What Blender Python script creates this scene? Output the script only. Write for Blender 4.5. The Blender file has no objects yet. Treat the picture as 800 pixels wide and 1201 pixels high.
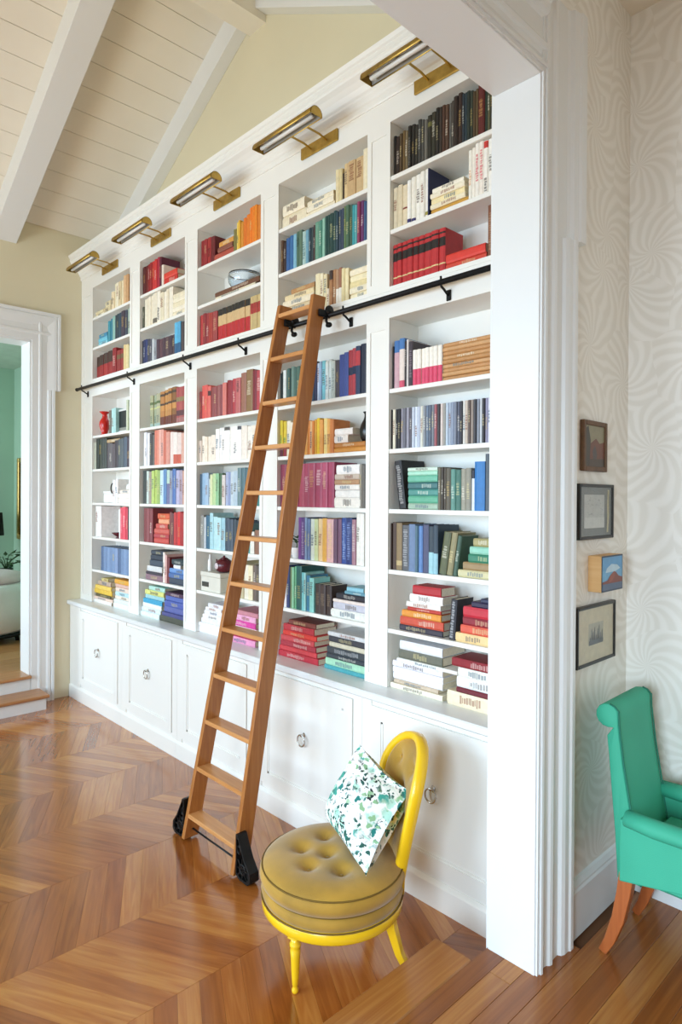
import bpy, bmesh, math, random
from mathutils import Vector, Matrix
random.seed(7)
SC = bpy.context.scene
COL = SC.collection
rad = math.radians

# ------------------------------------------------------------------ camera
EYE = 1.75
cam_d = bpy.data.cameras.new('camera'); cam = bpy.data.objects.new('camera', cam_d); COL.objects.link(cam)
cam_d.sensor_fit = 'VERTICAL'; cam_d.sensor_height = 36.0
cam_d.lens = 757.4 / 1201 * 36.0
cam_d.shift_y = -(600.5 - 587.9) / 1201
cam_d.clip_start = 0.02
yaw, pitch, roll = rad(43.763), rad(-0.2855), rad(0.3244)
_f = Vector((math.sin(yaw) * math.cos(pitch), math.cos(yaw) * math.cos(pitch), math.sin(pitch)))
_r = Vector((math.cos(yaw), -math.sin(yaw), 0)); _u = _r.cross(_f)
_r2 = _r * math.cos(roll) + _u * math.sin(roll); _u2 = _u * math.cos(roll) - _r * math.sin(roll)
cam.matrix_world = Matrix(((_r2.x, _u2.x, -_f.x, 0), (_r2.y, _u2.y, -_f.y, 0), (_r2.z, _u2.z, -_f.z, EYE), (0, 0, 0, 1)))
SC.camera = cam

# ------------------------------------------------------------------ light
SC.view_settings.view_transform = 'Standard'; SC.view_settings.look = 'None'
SC.view_settings.gamma = 1.0; SC.view_settings.use_curve_mapping = False
SC.view_settings.exposure = -0.05
try:
    SC.cycles.use_denoising = True
    SC.cycles.max_bounces = 10; SC.cycles.diffuse_bounces = 6
    SC.cycles.sample_clamp_indirect = 6.0
    SC.cycles.caustics_reflective = False; SC.cycles.caustics_refractive = False
except Exception:
    pass
wd = bpy.data.worlds.new('sky'); SC.world = wd; wd.use_nodes = True
wd.node_tree.nodes['Background'].inputs[0].default_value = (0.75, 0.87, 1.0, 1)
wd.node_tree.nodes['Background'].inputs[1].default_value = 1.2

def window_light(name, loc, rot, sx, sy, power, col, spread=180):
    l = bpy.data.lights.new(name, 'AREA'); l.shape = 'RECTANGLE'; l.size = sx; l.size_y = sy
    l.energy = power; l.color = col; l.spread = rad(spread)
    o = bpy.data.objects.new(name, l); COL.objects.link(o); o.location = loc; o.rotation_euler = rot
    return o
DAY = (0.75, 0.885, 1.0)
# daylight entering through the windows of the two rooms (left walls, rear wall) and of the green room
LIB_WIN = [(1.75, 2.95), (3.15, 4.35), (4.5, 5.4)]
# each window gives blue light from the sky (downwards) and warm light reflected up from the ground outside
SKY, GROUND = (0.39, 0.685, 1.0), (1.0, 0.88, 0.66)
for a, b in LIB_WIN:
    window_light('sky_light_library_window', (-2.62, (a + b) / 2, 1.85), (0, rad(-62), 0), 2.3, b - a, 51 * (b - a), SKY, 150)
    window_light('ground_light_library_window', (-2.62, (a + b) / 2, 1.45), (0, rad(-118), 0), 1.8, b - a, 28 * (b - a), GROUND, 160)
window_light('sky_light_front_window', (-2.50, -0.3, 1.75), (0, rad(-62), 0), 1.7, 1.5, 94, (0.62, 0.82, 1.0), 100)
window_light('ground_light_front_window', (-2.50, -0.3, 1.5), (0, rad(-105), 0), 1.6, 1.5, 9, GROUND, 150)
window_light('daylight_rear_window', (0.2, -2.88, 1.9), (rad(90), 0, 0), 1.8, 2.0, 5, (1.0, 0.95, 0.88))
window_light('daylight_green_room_window', (-0.88, 7.6, 1.9), (0, rad(-90), 0), 2.0, 1.6, 100, DAY)

# ------------------------------------------------------------------ helpers
def lin(h):
    h = h.lstrip('#'); out = []
    for i in (0, 2, 4):
        c = int(h[i:i + 2], 16) / 255.0
        out.append(c / 12.92 if c <= 0.04045 else ((c + 0.055) / 1.055) ** 2.4)
    return tuple(out) + (1.0,)

MATS = {}
def mat(name, colr, rough=0.5, metal=0.0, var=0.06, scale=8.0, bump=0.0, bscale=60.0, coat=0.0, spec=None, trans=0.0, sheen=0.0):
    if name in MATS: return MATS[name]
    m = bpy.data.materials.new(name); m.use_nodes = True; MATS[name] = m
    nt = m.node_tree; b = nt.nodes['Principled BSDF']
    c = lin(colr)
    tc = nt.nodes.new('ShaderNodeTexCoord'); n = nt.nodes.new('ShaderNodeTexNoise')
    n.inputs['Scale'].default_value = scale; n.inputs['Detail'].default_value = 4
    nt.links.new(tc.outputs['Object'], n.inputs['Vector'])
    r = nt.nodes.new('ShaderNodeValToRGB')
    r.color_ramp.elements[0].position = 0.3; r.color_ramp.elements[1].position = 0.7
    r.color_ramp.elements[0].color = (c[0] * (1 - var), c[1] * (1 - var), c[2] * (1 - var), 1)
    r.color_ramp.elements[1].color = (min(1, c[0] * (1 + var)), min(1, c[1] * (1 + var)), min(1, c[2] * (1 + var)), 1)
    nt.links.new(n.outputs['Fac'], r.inputs['Fac']); nt.links.new(r.outputs['Color'], b.inputs['Base Color'])
    b.inputs['Roughness'].default_value = rough; b.inputs['Metallic'].default_value = metal
    if coat: b.inputs['Coat Weight'].default_value = coat
    if spec is not None: b.inputs['Specular IOR Level'].default_value = spec
    if trans: b.inputs['Transmission Weight'].default_value = trans
    if sheen: b.inputs['Sheen Weight'].default_value = sheen
    if bump:
        n2 = nt.nodes.new('ShaderNodeTexNoise'); n2.inputs['Scale'].default_value = bscale
        nt.links.new(tc.outputs['Object'], n2.inputs['Vector'])
        bp = nt.nodes.new('ShaderNodeBump'); bp.inputs['Strength'].default_value = bump; bp.inputs['Distance'].default_value = 0.01
        nt.links.new(n2.outputs['Fac'], bp.inputs['Height']); nt.links.new(bp.outputs['Normal'], b.inputs['Normal'])
    return m

def wood(name, dark, mid, light, rough=0.3, rnd=1.0, gx=70.0, gy=2.2, coat=0.0, axis='Y', spec=0.5):
    """planks: grain along the piece's own length, tone different for every piece"""
    m = bpy.data.materials.new(name); m.use_nodes = True; MATS[name] = m
    nt = m.node_tree; L = nt.links; b = nt.nodes['Principled BSDF']
    tc = nt.nodes.new('ShaderNodeTexCoord'); oi = nt.nodes.new('ShaderNodeObjectInfo')
    mp = nt.nodes.new('ShaderNodeMapping')
    mp.inputs['Scale'].default_value = (gx, gy, gx * .5) if axis == 'Y' else ((gy, gx, gx * .5) if axis == 'X' else (gx, gx, gy))
    add = nt.nodes.new('ShaderNodeVectorMath'); add.operation = 'ADD'
    mul = nt.nodes.new('ShaderNodeVectorMath'); mul.operation = 'SCALE'; mul.inputs['Scale'].default_value = 37.0
    L.new(oi.outputs['Location'], mul.inputs[0])
    L.new(tc.outputs['Object'], add.inputs[0]); L.new(mul.outputs[0], add.inputs[1]); L.new(add.outputs[0], mp.inputs['Vector'])
    n = nt.nodes.new('ShaderNodeTexNoise'); n.inputs['Scale'].default_value = 1.0; n.inputs['Detail'].default_value = 5; n.inputs['Distortion'].default_value = 0.8
    L.new(mp.outputs[0], n.inputs['Vector'])
    m1 = nt.nodes.new('ShaderNodeMath'); m1.operation = 'MULTIPLY_ADD'
    m1.inputs[1].default_value = 0.75; L.new(n.outputs['Fac'], m1.inputs[0])
    m2 = nt.nodes.new('ShaderNodeMath'); m2.operation = 'MULTIPLY_ADD'; m2.inputs[1].default_value = rnd; m2.inputs[2].default_value = 0.12 - rnd * .5
    L.new(oi.outputs['Random'], m2.inputs[0]); L.new(m2.outputs[0], m1.inputs[2])
    r = nt.nodes.new('ShaderNodeValToRGB'); cr = r.color_ramp
    cr.elements[0].position = 0.1; cr.elements[0].color = lin(dark)
    cr.elements[1].position = 0.95; cr.elements[1].color = lin(light)
    e = cr.elements.new(0.5); e.color = lin(mid)
    L.new(m1.outputs[0], r.inputs['Fac']); L.new(r.outputs['Color'], b.inputs['Base Color'])
    b.inputs['Roughness'].default_value = rough; b.inputs['Specular IOR Level'].default_value = spec
    if coat: b.inputs['Coat Weight'].default_value = coat; b.inputs['Coat Roughness'].default_value = 0.15
    bp = nt.nodes.new('ShaderNodeBump'); bp.inputs['Strength'].default_value = 0.06; bp.inputs['Distance'].default_value = 0.004
    L.new(n.outputs['Fac'], bp.inputs['Height']); L.new(bp.outputs['Normal'], b.inputs['Normal'])
    return m

def colour_mat(name, rough=0.5):
    """flat print / cloth whose colour is stored with the mesh"""
    m = bpy.data.materials.new(name); m.use_nodes = True; MATS[name] = m
    nt = m.node_tree; b = nt.nodes['Principled BSDF']
    a = nt.nodes.new('ShaderNodeAttribute'); a.attribute_name = 'Col'
    tc = nt.nodes.new('ShaderNodeTexCoord'); n = nt.nodes.new('ShaderNodeTexNoise'); n.inputs['Scale'].default_value = 45; n.inputs['Detail'].default_value = 4
    nt.links.new(tc.outputs['Object'], n.inputs['Vector'])
    mr = nt.nodes.new('ShaderNodeMapRange'); mr.inputs['To Min'].default_value = 0.78; mr.inputs['To Max'].default_value = 1.16
    nt.links.new(n.outputs['Fac'], mr.inputs['Value'])
    v = nt.nodes.new('ShaderNodeVectorMath'); v.operation = 'SCALE'
    nt.links.new(a.outputs['Color'], v.inputs[0]); nt.links.new(mr.outputs[0], v.inputs['Scale'])
    nt.links.new(v.outputs[0], b.inputs['Base Color']); b.inputs['Roughness'].default_value = rough
    return m

class MB:
    def __init__(s): s.v = []; s.f = []; s.c = []; s.sm = []
    def add(s, vs, fs, col=None, smooth=False):
        o = len(s.v); s.v += [tuple(p) for p in vs]; s.f += [tuple(i + o for i in f) for f in fs]
        s.c += [col or (1, 1, 1, 1)] * len(vs); s.sm += [smooth] * len(fs); return s
    def box(s, x0, x1, y0, y1, z0, z1, col=None, M=None):
        vs = [Vector(p) for p in ((x0, y0, z0), (x1, y0, z0), (x1, y1, z0), (x0, y1, z0), (x0, y0, z1), (x1, y0, z1), (x1, y1, z1), (x0, y1, z1))]
        if M is not None: vs = [M @ v for v in vs]
        return s.add(vs, [(0, 3, 2, 1), (4, 5, 6, 7), (0, 1, 5, 4), (1, 2, 6, 5), (2, 3, 7, 6), (3, 0, 4, 7)], col)
    def bevbox(s, x0, x1, y0, y1, z0, z1, b=0.004, col=None, M=None):
        """box with chamfered edges"""
        vs = []; idx = {}
        X = (x0, x1); Y = (y0, y1); Z = (z0, z1); sg = (1, -1)
        for i in (0, 1):
            for j in (0, 1):
                for k in (0, 1):
                    for ax in range(3):
                        p = [X[i] + (b * sg[i] if ax != 0 else 0), Y[j] + (b * sg[j] if ax != 1 else 0), Z[k] + (b * sg[k] if ax != 2 else 0)]
                        idx[(i, j, k, ax)] = len(vs); vs.append(Vector(p))
        if M is not None: vs = [M @ v for v in vs]
        F = []
        q = ((0, 0), (1, 0), (1, 1), (0, 1))
        for a in (0, 1):
            F.append([idx[(a, j, k, 0)] for j, k in q]); F.append([idx[(i, a, k, 1)] for i, k in q]); F.append([idx[(i, j, a, 2)] for i, j in q])
        for a, c in q:
            F.append([idx[(0, a, c, 1)], idx[(1, a, c, 1)], idx[(1, a, c, 2)], idx[(0, a, c, 2)]])
            F.append([idx[(a, 0, c, 0)], idx[(a, 1, c, 0)], idx[(a, 1, c, 2)], idx[(a, 0, c, 2)]])
            F.append([idx[(a, c, 0, 0)], idx[(a, c, 1, 0)], idx[(a, c, 1, 1)], idx[(a, c, 0, 1)]])
        for i in (0, 1):
            for j in (0, 1):
                for k in (0, 1): F.append([idx[(i, j, k, t)] for t in range(3)])
        return s.add(vs, F, col)
    def sweep(s, pts, sec, up=(0, 0, 1), closed=False, col=None, smooth=True, scales=None):
        """sweep a closed section [(a,b)] along pts; a = sideways, b = up"""
        P = [Vector(p) for p in pts]; n = len(P); m = len(sec); vs = []; fs = []
        for i, p in enumerate(P):
            if closed: t = P[(i + 1) % n] - P[(i - 1) % n]
            else: t = P[min(i + 1, n - 1)] - P[max(i - 1, 0)]
            t.normalize(); u = Vector(up(i) if callable(up) else up); sd = t.cross(u)
            if sd.length < 1e-5: sd = t.cross(Vector((1, 0, 0)))
            sd.normalize(); u = sd.cross(t); k = scales[i] if scales else 1
            for a, b in sec: vs.append(p + sd * a * k + u * b * k)
        for i in range(n if closed else n - 1):
            for j in range(m):
                a = i * m + j; b = i * m + (j + 1) % m; c = ((i + 1) % n) * m + (j + 1) % m; d = ((i + 1) % n) * m + j
                fs.append((a, b, c, d))
        if not closed: fs += [tuple(range(m))[::-1], tuple(range((n - 1) * m, n * m))]
        return s.add(vs, fs, col, smooth)
    def tube(s, pts, r, n=10, closed=False, col=None, scales=None, up=(0, 0, 1)):
        return s.sweep(pts, [(r * math.cos(2 * math.pi * k / n), r * math.sin(2 * math.pi * k / n)) for k in range(n)], up, closed, col, True, scales)
    def lathe(s, prof, n=24, c=(0, 0, 0), col=None, M=None):
        vs = []; fs = []; m = len(prof)
        for i in range(n):
            a = 2 * math.pi * i / n
            for r, z in prof: vs.append(Vector((c[0] + r * math.cos(a), c[1] + r * math.sin(a), c[2] + z)))
        if M is not None: vs = [M @ v for v in vs]
        for i in range(n):
            for j in range(m - 1):
                fs.append((i * m + j, ((i + 1) % n) * m + j, ((i + 1) % n) * m + j + 1, i * m + j + 1))
        if prof[0][0] > 1e-6: fs.append(tuple(i * m for i in range(n))[::-1])
        if prof[-1][0] > 1e-6: fs.append(tuple(i * m + m - 1 for i in range(n)))
        return s.add(vs, fs, col, True)
    def prism(s, poly, ax, a0, a1, col=None, smooth=False):
        """extrude polygon of 2-D points along axis ax from a0 to a1"""
        def P(p, a): return {'X': (a, p[0], p[1]), 'Y': (p[0], a, p[1]), 'Z': (p[0], p[1], a)}[ax]
        n = len(poly); vs = [P(p, a0) for p in poly] + [P(p, a1) for p in poly]
        fs = [tuple(range(n))[::-1], tuple(range(n, 2 * n))] + [(i, (i + 1) % n, n + (i + 1) % n, n + i) for i in range(n)]
        return s.add(vs, fs, col, smooth)
    def build(s, name, m, parent=None, loc=None, col=False, bevel=0.0, subsurf=0, autosmooth=True):
        me = bpy.data.meshes.new(name); me.from_pydata(s.v, [], s.f)
        bm = bmesh.new(); bm.from_mesh(me); bmesh.ops.recalc_face_normals(bm, faces=bm.faces); bm.to_mesh(me); bm.free()
        me.polygons.foreach_set('use_smooth', s.sm)
        if col:
            a = me.color_attributes.new('Col', 'FLOAT_COLOR', 'POINT'); a.data.foreach_set('color', [x for c in s.c for x in c])
        me.materials.append(m if not isinstance(m, str) else MATS[m]); me.update()
        return obj(name, me, parent, loc, bevel, subsurf)

def obj(name, me, parent=None, loc=None, bevel=0.0, subsurf=0):
    o = bpy.data.objects.new(name, me); COL.objects.link(o)
    if loc is not None: o.location = loc
    if parent is not None: o.parent = parent
    if bevel:
        b = o.modifiers.new('bevel', 'BEVEL'); b.width = bevel; b.segments = 2; b.limit_method = 'ANGLE'; b.angle_limit = rad(50)
    if subsurf:
        q = o.modifiers.new('subsurf', 'SUBSURF'); q.levels = subsurf; q.render_levels = subsurf
    return o
def thing(name, label, cat, loc=(0, 0, 0), rz=0.0, group=None):
    o = bpy.data.objects.new(name, None); COL.objects.link(o); o.location = loc; o.rotation_euler = (0, 0, rz); o.empty_display_size = 0.05
    return tag(o, label, cat, group)
def tag(o, label, cat, group=None):
    o['label'] = label; o['category'] = cat
    if group: o['group'] = group
    return o
def struct(o, label=None):
    o['kind'] = 'structure'
    if label: o['label'] = label
    return o

# ------------------------------------------------------------------ materials
WHITE = mat('white_paint', 'ebe9e3', 0.38, var=0.01, scale=3)
WTRIM = mat('white_trim_paint', 'e1e2e1', 0.33, var=0.01, scale=3)
CEIL = mat('ceiling_paint', 'eae4d6', 0.6, var=0.02, scale=4)
BEIGE = mat('beige_wall_paint', 'dad1b4', 0.8, var=0.02, scale=2)
MINTW = mat('mint_wall_paint', 'a6c4ae', 0.8, var=0.03, scale=2)
BLACKI = mat('black_iron', '1d1c1c', 0.45, 0.6, var=0.2, scale=60, bump=0.15, bscale=120)
BRASS = mat('aged_brass', 'b99a52', 0.42, 1.0, var=0.15, scale=30)
CHROME = mat('polished_nickel', 'c8c6c2', 0.18, 1.0, var=0.05)
OAKP = wood('oak_floor', '7a3e14', 'a35f27', 'c88a44', rough=0.21, rnd=0.46, gx=45, gy=3.0, coat=0.7)
OAKR = wood('oak_raised_floor', '6e3916', '905325', 'ba7f3f', rough=0.22, rnd=0.45, gx=55, gy=1.6, axis='X')
LADW = wood('ladder_oak', '8a4e22', 'a86a32', 'c68e50', rough=0.35, rnd=0.1, gx=60, gy=3, axis='Z')
RUNGW = wood('rung_oak', 'a8692f', 'c48850', 'dba873', rough=0.35, rnd=0.15, gx=60, gy=3, axis='Y')
BOOK = colour_mat('book_cloth', 0.5)
PRINT = colour_mat('print', 0.35)
PAGES = mat('page_paper', 'e6dcc4', 0.8, var=0.1, scale=200)

def wallpaper():
    m = bpy.data.materials.new('swirl_wallpaper'); m.use_nodes = True
    nt = m.node_tree; L = nt.links; b = nt.nodes['Principled BSDF']
    def N(t, **k):
        n = nt.nodes.new(t)
        for a, v in k.items(): setattr(n, a, v)
        return n
    def M(op, a, bb=None, c=None):
        n = N('ShaderNodeMath', operation=op)
        for i, v in enumerate((a, bb, c)):
            if v is None: continue
            if isinstance(v, (int, float)): n.inputs[i].default_value = v
            else: L.new(v, n.inputs[i])
        return n.outputs[0]
    tc = N('ShaderNodeTexCoord'); sp = N('ShaderNodeSeparateXYZ'); L.new(tc.outputs['Object'], sp.inputs[0])
    u = M('SUBTRACT', sp.outputs['X'], sp.outputs['Y'])
    nz = N('ShaderNodeTexNoise'); nz.inputs['Scale'].default_value = 3.0; L.new(tc.outputs['Object'], nz.inputs['Vector'])
    wob = M('MULTIPLY_ADD', nz.outputs['Fac'], 0.16, -0.08)
    cb = N('ShaderNodeCombineXYZ'); L.new(M('ADD', u, wob), cb.inputs[0]); L.new(M('SUBTRACT', sp.outputs['Z'], wob), cb.inputs[1])
    vo = N('ShaderNodeTexVoronoi', voronoi_dimensions='2D'); vo.inputs['Scale'].default_value = 3.3; vo.inputs['Randomness'].default_value = 0.7
    L.new(cb.outputs[0], vo.inputs['Vector'])
    sub = N('ShaderNodeVectorMath', operation='SUBTRACT'); L.new(cb.outputs[0], sub.inputs[0]); L.new(vo.outputs['Position'], sub.inputs[1])
    s2 = N('ShaderNodeSeparateXYZ'); L.new(sub.outputs[0], s2.inputs[0])
    ln = N('ShaderNodeVectorMath', operation='LENGTH'); L.new(sub.outputs[0], ln.inputs[0])
    sc = N('ShaderNodeSeparateColor'); L.new(vo.outputs['Color'], sc.inputs[0])
    tw = M('MULTIPLY_ADD', M('GREATER_THAN', sc.outputs[0], 0.5), 150.0, -75.0)
    ang = M('MULTIPLY', M('ARCTAN2', s2.outputs['Y'], s2.outputs['X']), 15.0)
    ph = M('MULTIPLY_ADD', ln.outputs['Value'], tw, ang)
    si = M('SINE', ph)
    r = N('ShaderNodeValToRGB'); r.color_ramp.elements[0].position = 0.2; r.color_ramp.elements[1].position = 0.85
    r.color_ramp.elements[0].color = lin('e4dfd5'); r.color_ramp.elements[1].color = lin('eeeae2')
    L.new(M('MULTIPLY_ADD', si, 0.5, 0.5), r.inputs['Fac']); L.new(r.outputs['Color'], b.inputs['Base Color'])
    b.inputs['Roughness'].default_value = 0.6
    return m
PAPER = wallpaper()

def wall(name, ax, a0, a1, u0, u1, z0, z1, holes, m):
    """wall slab a0..a1 thick on axis ax, spanning u and z, with rectangular openings"""
    us = sorted({u0, u1} | {h[0] for h in holes} | {h[1] for h in holes}); zs = sorted({z0, z1} | {h[2] for h in holes} | {h[3] for h in holes})
    mb = MB()
    for i in range(len(us) - 1):
        j = 0
        while j < len(zs) - 1:
            def hole(k): return any(h[0] <= us[i] + 1e-6 and h[1] >= us[i + 1] - 1e-6 and h[2] <= zs[k] + 1e-6 and h[3] >= zs[k + 1] - 1e-6 for h in holes)
            if hole(j): j += 1; continue
            k = j
            while k < len(zs) - 1 and not hole(k): k += 1
            if ax == 'X': mb.box(a0, a1, us[i], us[i + 1], zs[j], zs[k])
            else: mb.box(us[i], us[i + 1], a0, a1, zs[j], zs[k])
            j = k
    return struct(mb.build(name, m))

STEP = 0.155
YW, YWB = 1.115, 1.270          # partition between the rooms
YFAR = 5.737                    # far wall of the library
XG = 2.60                       # gable wall behind the bookcase
EAVE, K, YR = 4.04, 0.53, 3.55  # ceiling springing, slope, ridge
ZR = EAVE + K * (YFAR - YR)

# ---- library floor: chevron boards
fl = struct(MB().box(-3.2, 2.62, 1.28, YFAR + .2, -.12, -.014).build('floor', mat('subfloor', '6b4427', 0.7)))
ST, PX, DX = 0.478, 0.0885, 0.258
rows = [2.985 + ST * k for k in range(-4, 7)]
def chev(sign):
    """board along local Y; ends cut parallel to X after turning"""
    a = math.atan2(DX, ST) * sign
    mb = MB(); g = 0.0003
    pts = [(-PX / 2 + g, g), (PX / 2 - g, g), (PX / 2 - g + sign * DX, ST - g), (-PX / 2 + g + sign * DX, ST - g)]
    R = Matrix.Rotation(a, 3, 'Z')          # bring the board's axis onto local Y
    q = [R @ Vector((x, y, 0)) for x, y in pts]
    e = 0.0005; c = sum((Vector(p) for p in q), Vector()) / 4
    top = [p + (c - p).normalized() * e for p in q]
    vs = [Vector((p.x, p.y, -.014)) for p in q] + [Vector((p.x, p.y, -.0005)) for p in q] + [Vector((p.x, p.y, 0)) for p in top]
    fs = [(3, 2, 1, 0), (8, 9, 10, 11)] + [(i, (i + 1) % 4, 4 + (i + 1) % 4, 4 + i) for i in range(4)] + [(4 + i, 4 + (i + 1) % 4, 8 + (i + 1) % 4, 8 + i) for i in range(4)]
    return mb.add(vs, fs), a
protos = {}
for sg in (1, -1):
    mb, a = chev(sg); o = mb.build('plank', OAKP, fl); protos[sg] = (o.data, a, mb); bpy.data.objects.remove(o)
rest = MB(); YMIN, YMAX = 1.30, 5.92
for i, y0 in enumerate(rows):
    k = round((y0 - 2.505) / ST); sg = 1 if k % 2 == 0 else -1
    x0 = 1.121 + (0 if sg == 1 else DX)
    if y0 + ST < YMIN or y0 > YMAX: continue
    me, a, mb = protos[sg]
    for j in range(-50, 16):
        x = x0 + PX * j
        if x < -3.1 or x > 2.56: continue
        R = Matrix.Translation((x, y0, 0)) @ Matrix.Rotation(-a, 4, 'Z')
        mid = x + sg * DX / 2
        if mid > 0.285 * y0 - .35 and mid < 2.32:
            o = bpy.data.objects.new('plank', me); COL.objects.link(o); o.parent = fl; o.matrix_world = R
            o.location.z = random.uniform(-.0004, .0002)
        elif mid <= 2.32:
            rest.add([R @ Vector(v) for v in mb.v], mb.f)
o = rest.build('plank_field', OAKP, fl); o['kind'] = 'stuff'

# ---- raised floor of the near room, boards along X
fr = struct(MB().box(-2.8, 2.72, -3.0, 1.275, 0, STEP - .014).build('floor', MATS['subfloor']))
edges = [1.447, 1.287, 1.215, 1.135, 1.055, .97, .888, .796, .715, .63, .55, .465, .38]
while edges[-1] > -2.95: edges.append(edges[-1] - .083)
for i in range(len(edges) - 1):
    y1, y0 = edges[i], max(-3.0, edges[i + 1])
    if i == 0:
        MB().bevbox(-1.0, 1.875, y0 + .0006, y1, STEP - .03, STEP + .001, .006).build('nosing_board', OAKR, fr); continue
    xe = [2.715]
    while xe[-1] > -2.7: xe.append(xe[-1] - random.uniform(1.2, 2.6))
    if i == 1: xe = [2.715, -2.8]
    if i == 2: xe = [2.715, 1.87, .6, -2.8]
    xe[-1] = -2.8
    for a, b in zip(xe[1:], xe[:-1]):
        hi = b
        if y1 > 1.1: hi = min(b, 2.2)
        if hi - a < .02: continue
        MB().bevbox(a - (a + hi) / 2 + .0005, hi - (a + hi) / 2 - .0005, y0 - y1 + .0005, -.0005, -.014, random.uniform(-.0004, .0003), .0008).build('plank', OAKR, fr, loc=((a + hi) / 2, y1, STEP))
struct(MB().box(-1.0, 1.86, 1.30, 1.43, 0, STEP - .03).build('trim_9', WTRIM), 'white riser under the nosing of the raised floor')

# ---- walls
wall('wall_far', 'Y', YFAR, YFAR + .2, -3.2, XG + .1, -.1, 4.5, [(0.55, 1.873, -.1, 3.05)], BEIGE)
mb = MB().prism([(1.20, 0), (YFAR + .2, 0), (YFAR + .2, EAVE), (YR, ZR + .1), (1.20, EAVE)], 'X', XG, XG + .12)
struct(mb.build('wall_right', BEIGE))
wall('wall_left', 'X', -3.3, -3.14, 1.2, YFAR + .1, -.1, 5.3, [(a, b, .5, 3.0) for a, b in LIB_WIN], BEIGE)
wall('wall_near', 'Y', YW, YWB, -2.9, XG + .12, 0, 5.4, [(-1.0, 1.975, 0, 3.183)], PAPER)
wall('wall_side', 'X', 2.715, 2.84, -3.1, 1.20, 0, 3.9, [], PAPER)
wall('wall_front_left', 'X', -2.9, -2.74, -3.1, 1.2, 0, 3.9, [(-1.05, .45, .75, 2.95)], BEIGE)
wall('wall_rear', 'Y', -3.1, -2.94, -2.9, 2.84, 0, 3.9, [(-.7, 1.1, .9, 2.9)], BEIGE)
for n, (ax, p, a, b, z0, z1) in enumerate([('X', -3.22, a, b, .5, 3.0) for a, b in LIB_WIN] + [('X', -2.82, -1.05, .45, .75, 2.95), ('Y', -3.02, -.7, 1.1, .9, 2.9)]):
    mb = MB(); w = .05
    def seg(u0, u1, q0, q1):
        if ax == 'X': mb.box(p - .03, p + .03, u0, u1, q0, q1)
        else: mb.box(u0, u1, p - .03, p + .03, q0, q1)
    seg(a, a + w, z0, z1); seg(b - w, b, z0, z1); seg(a, b, z0, z0 + w); seg(a, b, z1 - w, z1); seg((a + b) / 2 - .02, (a + b) / 2 + .02, z0, z1); seg(a, b, (z0 + z1) / 2 - .02, (z0 + z1) / 2 + .02)
    struct(mb.build('window_%d' % (n + 1), WTRIM))

# ---- ceilings
ce = struct(MB().prism([(YFAR + .2, EAVE - .106 + .06), (YFAR + .2, EAVE + .25), (YR, ZR + .3), (1.15, EAVE + .25), (1.15, EAVE + .03), (YR, ZR + .06)], 'X', -3.3, XG + .1).build('ceiling', CEIL))
pw = 0.165
for side in (1, -1):
    for i in range(14):
        a, b = i * pw, min((i + 1) * pw, YFAR - YR)
        if a >= b: break
        y0, y1 = (YFAR - a, YFAR - b) if side == 1 else (2 * YR - YFAR + a, 2 * YR - YFAR + b)
        z0, z1 = EAVE + K * a, EAVE + K * b; g = .0045 if side == 1 else -.0045
        poly = [(y0 - g, z0 + abs(g) * K), (y1, z1), (y1, z1 + .062), (y0 - g, z0 + .062)]
        MB().prism(poly, 'X', -3.2, XG).build('plank', CEIL, ce)
def beam(x0, x1, drop=.2):
    yn = 2 * YR - YFAR
    poly = [(YFAR, EAVE + .02), (YR, ZR + .02), (yn, EAVE + .02), (yn, EAVE - drop), (YR, ZR - drop), (YFAR, EAVE - drop)]
    mb = MB(); n = 6
    for q in ([poly[0], poly[1], poly[4], poly[5]], [poly[1], poly[2], poly[3], poly[4]]): mb.prism(q, 'X', x0, x1)
    return mb.build('beam', WTRIM, ce, bevel=.004)
for x0, x1 in ((2.512, XG), (1.572, 1.757), (.63, .815), (-.31, -.125), (-1.25, -1.065), (-2.19, -2.005)): beam(x0, x1)
MB().box(-3.2, XG, YR - .09, YR + .09, ZR - .30, ZR + .02).build('ridge_beam', CEIL, ce)
struct(MB().box(-2.9, 2.84, -3.1, 1.2, 3.75, 3.9).build('ceiling', CEIL), 'flat ceiling of the wallpapered room')

# ---- cased opening between the rooms
XJ, ZH = 1.960, 3.166
mb = MB().box(XJ, XJ + .016, 1.100, 1.282, STEP, ZH)
struct(mb.build('trim_1', WTRIM, bevel=.002), 'white jamb lining of the wide opening')
struct(MB().box(-1.0, XJ + .016, 1.100, 1.282, ZH, ZH + .016).build('trim_2', WTRIM, bevel=.002), 'white head lining of the wide opening')
struct(MB().box(-1.016, -1.0, 1.100, 1.282, STEP, ZH).build('trim_3', WTRIM))
# casing profile: distance from the opening edge, projection from the wall
def prof(w, ear):
    p = [(.006, .022), (.020, .022), (.020, .028), (.030, .030), (.036, .024), (.045, .020), (.060, .016), (.075, .019), (.082, .027), (.094, .030), (.104, .026), (.110, .020)]
    if not ear: p += [(.150, .018), (.156, .030), (.170, .036), (.196, .036), (.203, .042), (.222, .042), (.228, .034)]
    else: p += [(.180, .018), (.192, .024), (.200, .036), (.224, .040), (.232, .048), (.268, .048), (.274, .034)]
    return p
def casing_v(mb, z0, z1, ear):
    p = prof(.23, ear); poly = [(XJ + a, YW - d) for a, d in p]
    poly = [(XJ + .006, YW + .001)] + poly + [(XJ + p[-1][0], YW + .001)]
    mb.prism(poly, 'Z', z0, z1)
mb = MB(); casing_v(mb, STEP, 2.66, False); casing_v(mb, 2.66, ZH + .30, True)
struct(mb.build('trim_4', WTRIM), 'moulded white casing with an ear beside the wallpapered wall')
mb = MB(); p = prof(.3, True)
poly = [(YW + .001, ZH + .006)] + [(YW - d * 1.003, ZH + a) for a, d in p] + [(YW + .001, ZH + p[-1][0])]
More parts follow.
